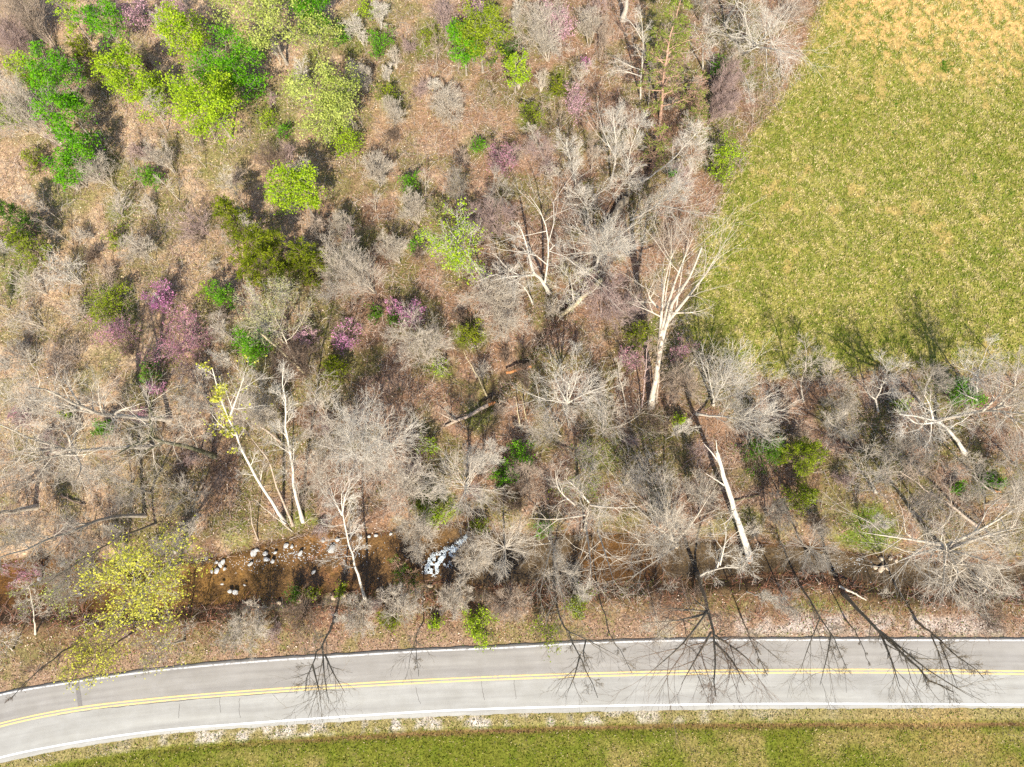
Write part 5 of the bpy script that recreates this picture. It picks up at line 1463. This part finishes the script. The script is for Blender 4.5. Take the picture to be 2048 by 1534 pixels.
# ---- bare shrubs that can be told apart
for a in [
    ("grey fan of bare stems at the left edge, pointing up-left", (60, 238), 62, 5, 'pale', (-2.4, 1.8), 9, 1.2, 'broom'),
    ("bundle of straight pale stems in the top left corner", (48, 40), 58, 5, 'tan', (-2.6, 2.0), 10, 1.2, 'broom'),
    ("bare brush at the left edge under the top left bundle of stems", (45, 92), 50, 4, 'pink', (-2.0, 1.0), 9, 1.2, 'broom'),
    ("small grey tree-like shrub with a long stem on the left slope", (200, 350), 42, 3.5, 'pale', (-1.0, .8), 5, 1.0, 'broom'),
    ("grey twig fan right of the round bright green bush", (325, 318), 30, 3, 'pale', (-.8, .8), 5, 1.0, 'broom'),
    ("wide white twig fan on the left slope below the thicket", (228, 420), 46, 3, 'pale', (0, 0), 6, 1.0, 'twiggy'),
    ("pale pinkish brush left of the largest olive cedar", (385, 440), 58, 4, 'pink', (-.8, .6), 9, 1.2, 'twiggy'),
    ("white twig fan left of the pale pinkish brush", (275, 505), 38, 3, 'pale', (.8, -.2), 5, 1.0, 'broom'),
    ("large white twig fan near the left edge, right of the two", (128, 545), 62, 4, 'white', (-.8, .5), 7, 1.1, 'twiggy'),
    ("large white twig fan near the left edge, left of the two", (52, 565), 46, 4, 'pale', (-.9, .4), 7, 1.0, 'twiggy'),
    ("grey twigs left of the moss-green bush by the redbud", (142, 620), 34, 3, 'pale', (-.5, .2), 6, 1.0, 'twiggy'),
    ("long low grey twigs at the left edge, lower slope", (55, 645), 48, 3, 'pale', (-.8, 0), 6, 1.0, 'twiggy'),
    ("grey twigs in dry grass above the leftward big pale tree", (130, 712), 42, 3, 'tan', (-.6, 0), 6, 1.0, 'twiggy'),
    ("grey-brown bush at the left edge above the leftward big pale tree", (30, 712), 40, 4, 'grey', (-.6, 0), 7, 1.0, 'twiggy'),
    ("round grey shrub in the shadow right of the feathery pale tree", (895, 212), 36, 4, 'pale', (0, 0), 8, 1.1, 'round'),
    ("small white shrub on the upper edge of the feathery tree's right shadow", (870, 170), 15, 2, 'white', (0, 0), 5, .8, 'round'),
    ("small grey tree-like shrub below the upright green bush", (792, 232), 34, 3.5, 'pale', (.4, -.6), 6, 1.1, 'broom'),
    ("grey shrub at the feathery pale tree's upper right", (722, 160), 30, 3.5, 'pale', (-.3, .3), 6, 1.0, 'broom'),
    ("little white shrub above the upright green bush", (775, 145), 15, 2, 'white', (0, .3), 5, .8, 'broom'),
    ("white branching shrub at the top edge left of the top-middle clump", (758, 25), 26, 4, 'white', (.2, .4), 5, .9, 'crooked'),
    ("white branching shrub above the bright green bush near the top", (715, 62), 28, 3.5, 'white', (-.4, .3), 5, .9, 'crooked'),
    ("pale shrub in the dry clearing below the feathery tree", (755, 348), 38, 3.5, 'pale', (0, .4), 7, 1.1, 'broom'),
    ("pale shrub right of the clearing, left of the light yellow-green tree", (822, 420), 36, 4, 'pale', (-.6, .5), 7, 1.1, 'broom'),
    ("pale shrub right of the olive cedars, upper", (685, 455), 30, 4, 'pale', (-.2, .5), 6, 1.0, 'broom'),
    ("pale shrub between the olive cedars and the light yellow-green tree", (785, 500), 34, 4, 'pale', (-.5, .5), 6, 1.0, 'broom'),
    ("wide white fan of twigs with a stem to the right, below the olive cedars", (705, 560), 70, 6, 'pale', (-1.8, .1), 10, 1.3, 'broom'),
    ("brown brush in the wide dark shadow above the lime tree", (540, 320), 52, 3.5, 'brown', (-.4, .3), 9, 1.2, 'twiggy'),
    ("pink-grey twig tree at the top edge, right part of the top-middle clump", (1080, 70), 62, 6, 'pale', (-1.2, .8), 7, 1.2, 'spread'),
    ("pale twig tree hanging below the pale pink redbud at the top", (1095, 95), 34, 4, 'white', (.4, -1.4), 6, 1.0, 'broom'),
    ("small grey tree right of the pale pink redbud at the top", (1178, 50), 34, 5, 'pale', (-.3, .7), 5, 1.0, 'broom'),
    ("thin stemmed twig tree between the pink redbud and the birch-like tree", (1205, 75), 34, 5, 'tan', (0, .8), 4, 1.0, 'slim'),
    ("grey-brown brush at the top edge left of the top-middle clump", (885, 20), 46, 4, 'pink', (-.3, .5), 9, 1.1, 'twiggy'),
    ("pink-brown twigs right of the light yellow-green tree", (990, 440), 48, 5, 'pink', (-.6, .5), 8, 1.1, 'spread'),
    ("grey twigs under the double-stemmed white trunks", (985, 600), 62, 5, 'pale', (-.6, .3), 9, 1.2, 'spread'),
    ("pale twigs left of the dead yellowish pole", (840, 690), 62, 6, 'pale', (-.5, .4), 9, 1.2, 'spread'),
    ("grey twigs in the middle, right of the moss fan bush", (1010, 650), 48, 5, 'pale', (.2, .4), 8, 1.1, 'spread'),
    ("pinkish haze of twigs under the huge white broom", (1215, 610), 62, 5, 'pink', (.3, .4), 9, 1.2, 'spread'),
    ("straw-coloured brush between the huge white broom and the field", (1340, 470), 46, 4, 'tan', (.5, .5), 9, 1.2, 'twiggy'),
    ("straw-coloured brush left of the tallest field-corner tree", (1255, 615), 52, 4, 'tan', (.3, .2), 9, 1.1, 'twiggy'),
    ("pale haze of brush right of the tallest field-corner tree", (1365, 770), 46, 4, 'tan', (.3, .3), 8, 1.0, 'spread'),
    ("brown tangle left of the round olive cedar", (590, 730), 46, 5, 'brown', (-.3, .3), 8, 1.1, 'spread'),
    ("dead tan branches left of the saturated green bush", (445, 660), 30, 4, 'tan', (-.2, .5), 4, .8, 'crooked'),
    ("grey tangle right of the yellow sprigged top", (500, 800), 60, 7, 'pale', (-.3, .8), 8, 1.2, 'spread'),
    ("big white-limbed crown left of the long fallen log", (760, 860), 118, 12, 'white', (.2, .2), 4, 1.9, 'crooked'),
    ("white-limbed grey crown left of the big one by the long fallen log", (670, 840), 78, 11, 'pale', (-.9, .6), 3, 1.4, 'crooked'),
    ("pale crown between the bare leaning trunk and the star-shaped tree", (800, 970), 78, 9, 'pale', (0, .2), 5, 1.3, 'crooked'),
    ("grey twigs hanging over the creek above the white water", (825, 1060), 62, 8, 'pale', (.2, -.6), 6, 1.2, 'broom'),
    ("small bare shrub on the lower bank right of the white water", (905, 1190), 36, 4, 'pale', (-.4, .4), 6, 1.0, 'round'),
    ("straw-coloured round shrub on the road bank, centre", (1022, 1205), 38, 4, 'tan', (0, .1), 9, 1.2, 'round'),
    ("pale shrub over the creek edge between the white water and the round tree", (935, 1120), 54, 6, 'pale', (-.2, .4), 7, 1.1, 'spread'),
    ("twisted bare shrub on the road bank under the bare leaning trunk", (800, 1215), 52, 4, 'pale', (.2, 0), 7, 1.0, 'crooked'),
    ("twisted bare shrub on the road bank right of the yellow tree", (500, 1250), 50, 4, 'pale', (0, -.2), 7, 1.0, 'crooked'),
    ("red-brown brush on the bank left of the hanging forked tree", (600, 1235), 52, 3, 'brown', (0, 0), 9, 1.2, 'twiggy'),
    ("bare shrub on the bank right of the hanging forked tree", (720, 1225), 44, 4, 'pale', (0, 0), 7, 1.0, 'spread'),
    ("grey twigs over the small lower-left weeds by the road", (455, 1290), 40, 3, 'grey', (0, -.3), 6, 1.0, 'twiggy'),
    ("low dark-red brambles at the right end of the road bank", (1985, 1235), 48, 2, 'brown', (0, 0), 10, 1.1, 'twiggy'),
    ("dark-red bramble patch left of the small lime tuft", (1310, 845), 42, 2, 'brown', (0, 0), 10, 1.2, 'twiggy'),
    ("reddish brush between the creek and the star-shaped tree", (1010, 1000), 42, 3, 'brown', (0, 0), 9, 1.1, 'twiggy'),
    ("pale twig tree right of the dense grey crown's top", (1400, 985), 46, 7, 'pale', (.2, .5), 5, 1.1, 'broom'),
    ("pale bare tree left of the dense grey crown", (1262, 950), 52, 8, 'pale', (.1, .5), 4, 1.1, 'crooked'),
    ("thin bare tree between the bright cedar and the rounded grey tree", (1560, 1015), 40, 6, 'grey', (.2, .5), 5, 1.0, 'spread'),
    ("grey bare tree over shade below the long grey trunk", (1820, 900), 60, 7, 'grey', (.1, .4), 6, 1.2, 'crooked'),
    ("grey twiggy tree left of the crooked tan log, centre left", (650, 930), 66, 9, 'pale', (-.2, .4), 5, 1.2, 'spread'),
    ("pale haze of twigs between the straight white trunk and the white crowns", (540, 830), 46, 8, 'pale', (0, .5), 5, 1.1, 'broom'),
    ("pale twig tree right of the star-shaped tree, over red brush", (1060, 960), 44, 6, 'tan', (.1, .4), 5, 1.0, 'spread'),
    ("grey crown between the two mossy leftward trunks", (200, 950), 62, 9, 'pale', (-.4, .2), 5, 1.2, 'crooked'),
    ("grey crown at the left edge under the thick pale trunk", (40, 1075), 52, 8, 'grey', (-.4, 0), 6, 1.1, 'crooked'),
    ("bare branches over the creek left of the yellow tree", (165, 1150), 60, 8, 'grey', (-.5, -.2), 6, 1.2, 'broom'),
    ("grey crown above the wide pale tree at the left edge", (60, 810), 52, 8, 'pale', (-.5, .3), 5, 1.1, 'crooked'),
    ("grey spreading tree under the wide dusky redbud", (395, 790), 46, 7, 'pale', (-.3, .4), 4, 1.1, 'crooked'),
    ("pale crown just right of the thin red log, right edge", (2030, 1000), 46, 7, 'pale', (.3, .1), 5, 1.1, 'crooked'),
]:
    lab, c, r, h, bk, ln, st, dn, sty = a
    R = metres(r, c[1], 0.6 * h)
    w = W(c[0], c[1], 0.62 * h)
    tall = h >= 6
    tree("bare_tree" if tall else "bare_shrub", lab, "tree" if tall else "shrub", [(w[0] - ln[0], w[1] - ln[1], 0), (w[0] + .3 * ln[0], w[1] + .3 * ln[1], h)], R, sty, bk,
         0.05 if tall else 0.035, (), None, dn, "bare trees of the wood" if tall else "bare shrubs of the wood", stems=st, parts=("trunk", "crown") if tall else ("stem", "twigs"))


# ---- bare saplings and bushes between them: a few of each kind, then copies
LAND = [("the largest olive cedar", 540, 490), ("the feathery pale tree", 655, 222), ("the rounded lime-green tree", 428, 222), ("the top-middle green clump", 962, 82), ("the huge white broom", 1215, 490),
        ("the light yellow-green tree", 905, 492), ("the tallest field-corner tree", 1318, 700), ("the star-shaped white tree", 1135, 815), ("the long fallen log", 935, 832), ("the white water", 880, 1120),
        ("the broken snag", 1470, 1010), ("the bright yellow-green cedar", 1600, 920), ("the round bare tree over the creek", 1010, 1095), ("the wide white-limbed crown", 1895, 1095), ("the brightest redbud", 316, 588),
        ("the round olive cedar", 667, 732), ("the white leaning trunk", 500, 930), ("the yellow tree", 312, 1175), ("the leftward big pale tree", 165, 815), ("the green thicket", 130, 222), ("the moss-green bush", 215, 612),
        ("the tall reddish pine", 1335, 120), ("the lime sapling", 1455, 300), ("the gully", 1180, 520), ("the S-limbed pale trunk", 1880, 850), ("the double-stemmed white trunks", 1080, 500), ("the pink redbud pair", 805, 620),
        ("the pale budding tree", 552, 622), ("the dense grey crown", 1312, 1052), ("the star-shaped hub tree", 928, 966), ("the rotten orange log", 1035, 740), ("the slender white group", 1220, 290), ("the round bright green bush", 298, 350),
        ("the big white-limbed crown", 760, 860), ("the long dark trunks", 200, 1060), ("the moss patch by the creek", 1740, 1065), ("the field's lower edge", 1650, 750), ("the dry clearing", 760, 320), ("the wide dusky redbud", 348, 682),
        ("the hanging forked tree", 650, 1270), ("the largest road tree", 1415, 1220), ("the two-stemmed road trunk", 1740, 1230)]
DIRS = ["right of", "above and right of", "above", "above and left of", "left of", "below and left of", "below", "below and right of"]


def fill():
    rng = np.random.default_rng(77)
    kinds = []
    for nm, bk, sty, R, h, st, words in [
        ("bare_sapling", 'pale', 'sapling', 1.5, 5.0, 1, "slim pale bare sapling"), ("bare_sapling", 'grey', 'sapling', 1.7, 5.5, 1, "slim grey bare sapling"),
        ("bare_sapling", 'white', 'broom', 1.4, 5.0, 1, "white broom-like sapling"), ("bare_sapling", 'tan', 'sapling', 1.6, 4.5, 1, "tan bare sapling"),
        ("bare_sapling", 'pink', 'spread', 1.5, 4.5, 1, "pinkish twiggy sapling"), ("bare_bush", 'pale', 'twiggy', 1.3, 2.2, 7, "low pale twiggy bush"),
        ("bare_bush", 'brown', 'twiggy', 1.2, 1.8, 8, "low brown twiggy bush"), ("bare_bush", 'tan', 'twiggy', 1.3, 2.0, 8, "low straw-coloured bush"),
        ("bare_bush", 'pink', 'twiggy', 1.3, 2.2, 8, "low pinkish-grey bush"), ("bare_sapling", 'pale', 'crooked', 1.8, 6.0, 1, "crooked pale sapling")]:
        kinds.append((nm, bk, sty, R, h, st, words))
    protos, used, pts = {}, set(), []
    tries = 0
    while len(pts) < 215 and tries < 30000:
        tries += 1
        px, py = rng.uniform(-10, 2058), rng.uniform(-10, 1262)
        p = W(px, py)
        x, y = p[0], p[1]
        f, up, dn, ins = masks(np.array([x]), np.array([y]))
        if f[0] > -0.5 or up[0] < 2.6 or ins[0] or min(line_dist(np.array([x]), np.array([y]), creek_n)[0], line_dist(np.array([x]), np.array([y]), creek_s)[0]) < 0.8:
            continue
        if any((px - a) ** 2 + (py - b) ** 2 < 40 ** 2 for a, b in pts):
            continue
        k = int(rng.integers(0, len(kinds)))
        nm, bk, sty, R, h, st, words = kinds[k]
        lab = None
        order = sorted(LAND, key=lambda L: (L[1] - px) ** 2 + (L[2] - py) ** 2)[:3]
        for L in order:
            ang = math.degrees(math.atan2(-(py - L[2]), px - L[1])) % 360
            dist = math.hypot(px - L[1], py - L[2])
            d = DIRS[int((ang + 22.5) // 45) % 8]
            t = f"{words} {'just' if dist < 70 else 'farther'} {d} {L[0]}" if dist < 70 or dist > 130 else f"{words} {d} {L[0]}"
            if t not in used and len(t.split()) <= 16:
                lab = t
                break
        if lab is None:
            continue
        used.add(lab)
        pts.append((px, py))
        z = float(ground_z(x, y))
        s = 0.75 + 0.5 * rng.random()
        if k not in protos:
            o = tree(nm, lab, "sapling" if "sapling" in nm else "bush", [(x, y, 0), (x + 0.02 * x, y + 0.02 * y, h)], R, sty, bk, 0.05 if st == 1 else 0.03, (), None, 1.0,
                     "bare saplings of the undergrowth" if "sapling" in nm else "low bare bushes of the undergrowth", stems=st, parts=("trunk", "crown") if st == 1 else ("stem", "twigs"), tip=0.0125)
            protos[k] = o
            continue
        src = protos[k]
        o = src.copy()
        COL.objects.link(o)
        o.location = (x, y, z - 0.03)
        o.rotation_euler = (rng.normal(0, 0.10), rng.normal(0, 0.10), rng.random() * 6.283)
        o.scale = (s, s, s * (0.85 + 0.3 * rng.random()))
        o["label"] = lab
        for ch in list(src.children):
            c = ch.copy()
            COL.objects.link(c)
            c.parent = o


fill()
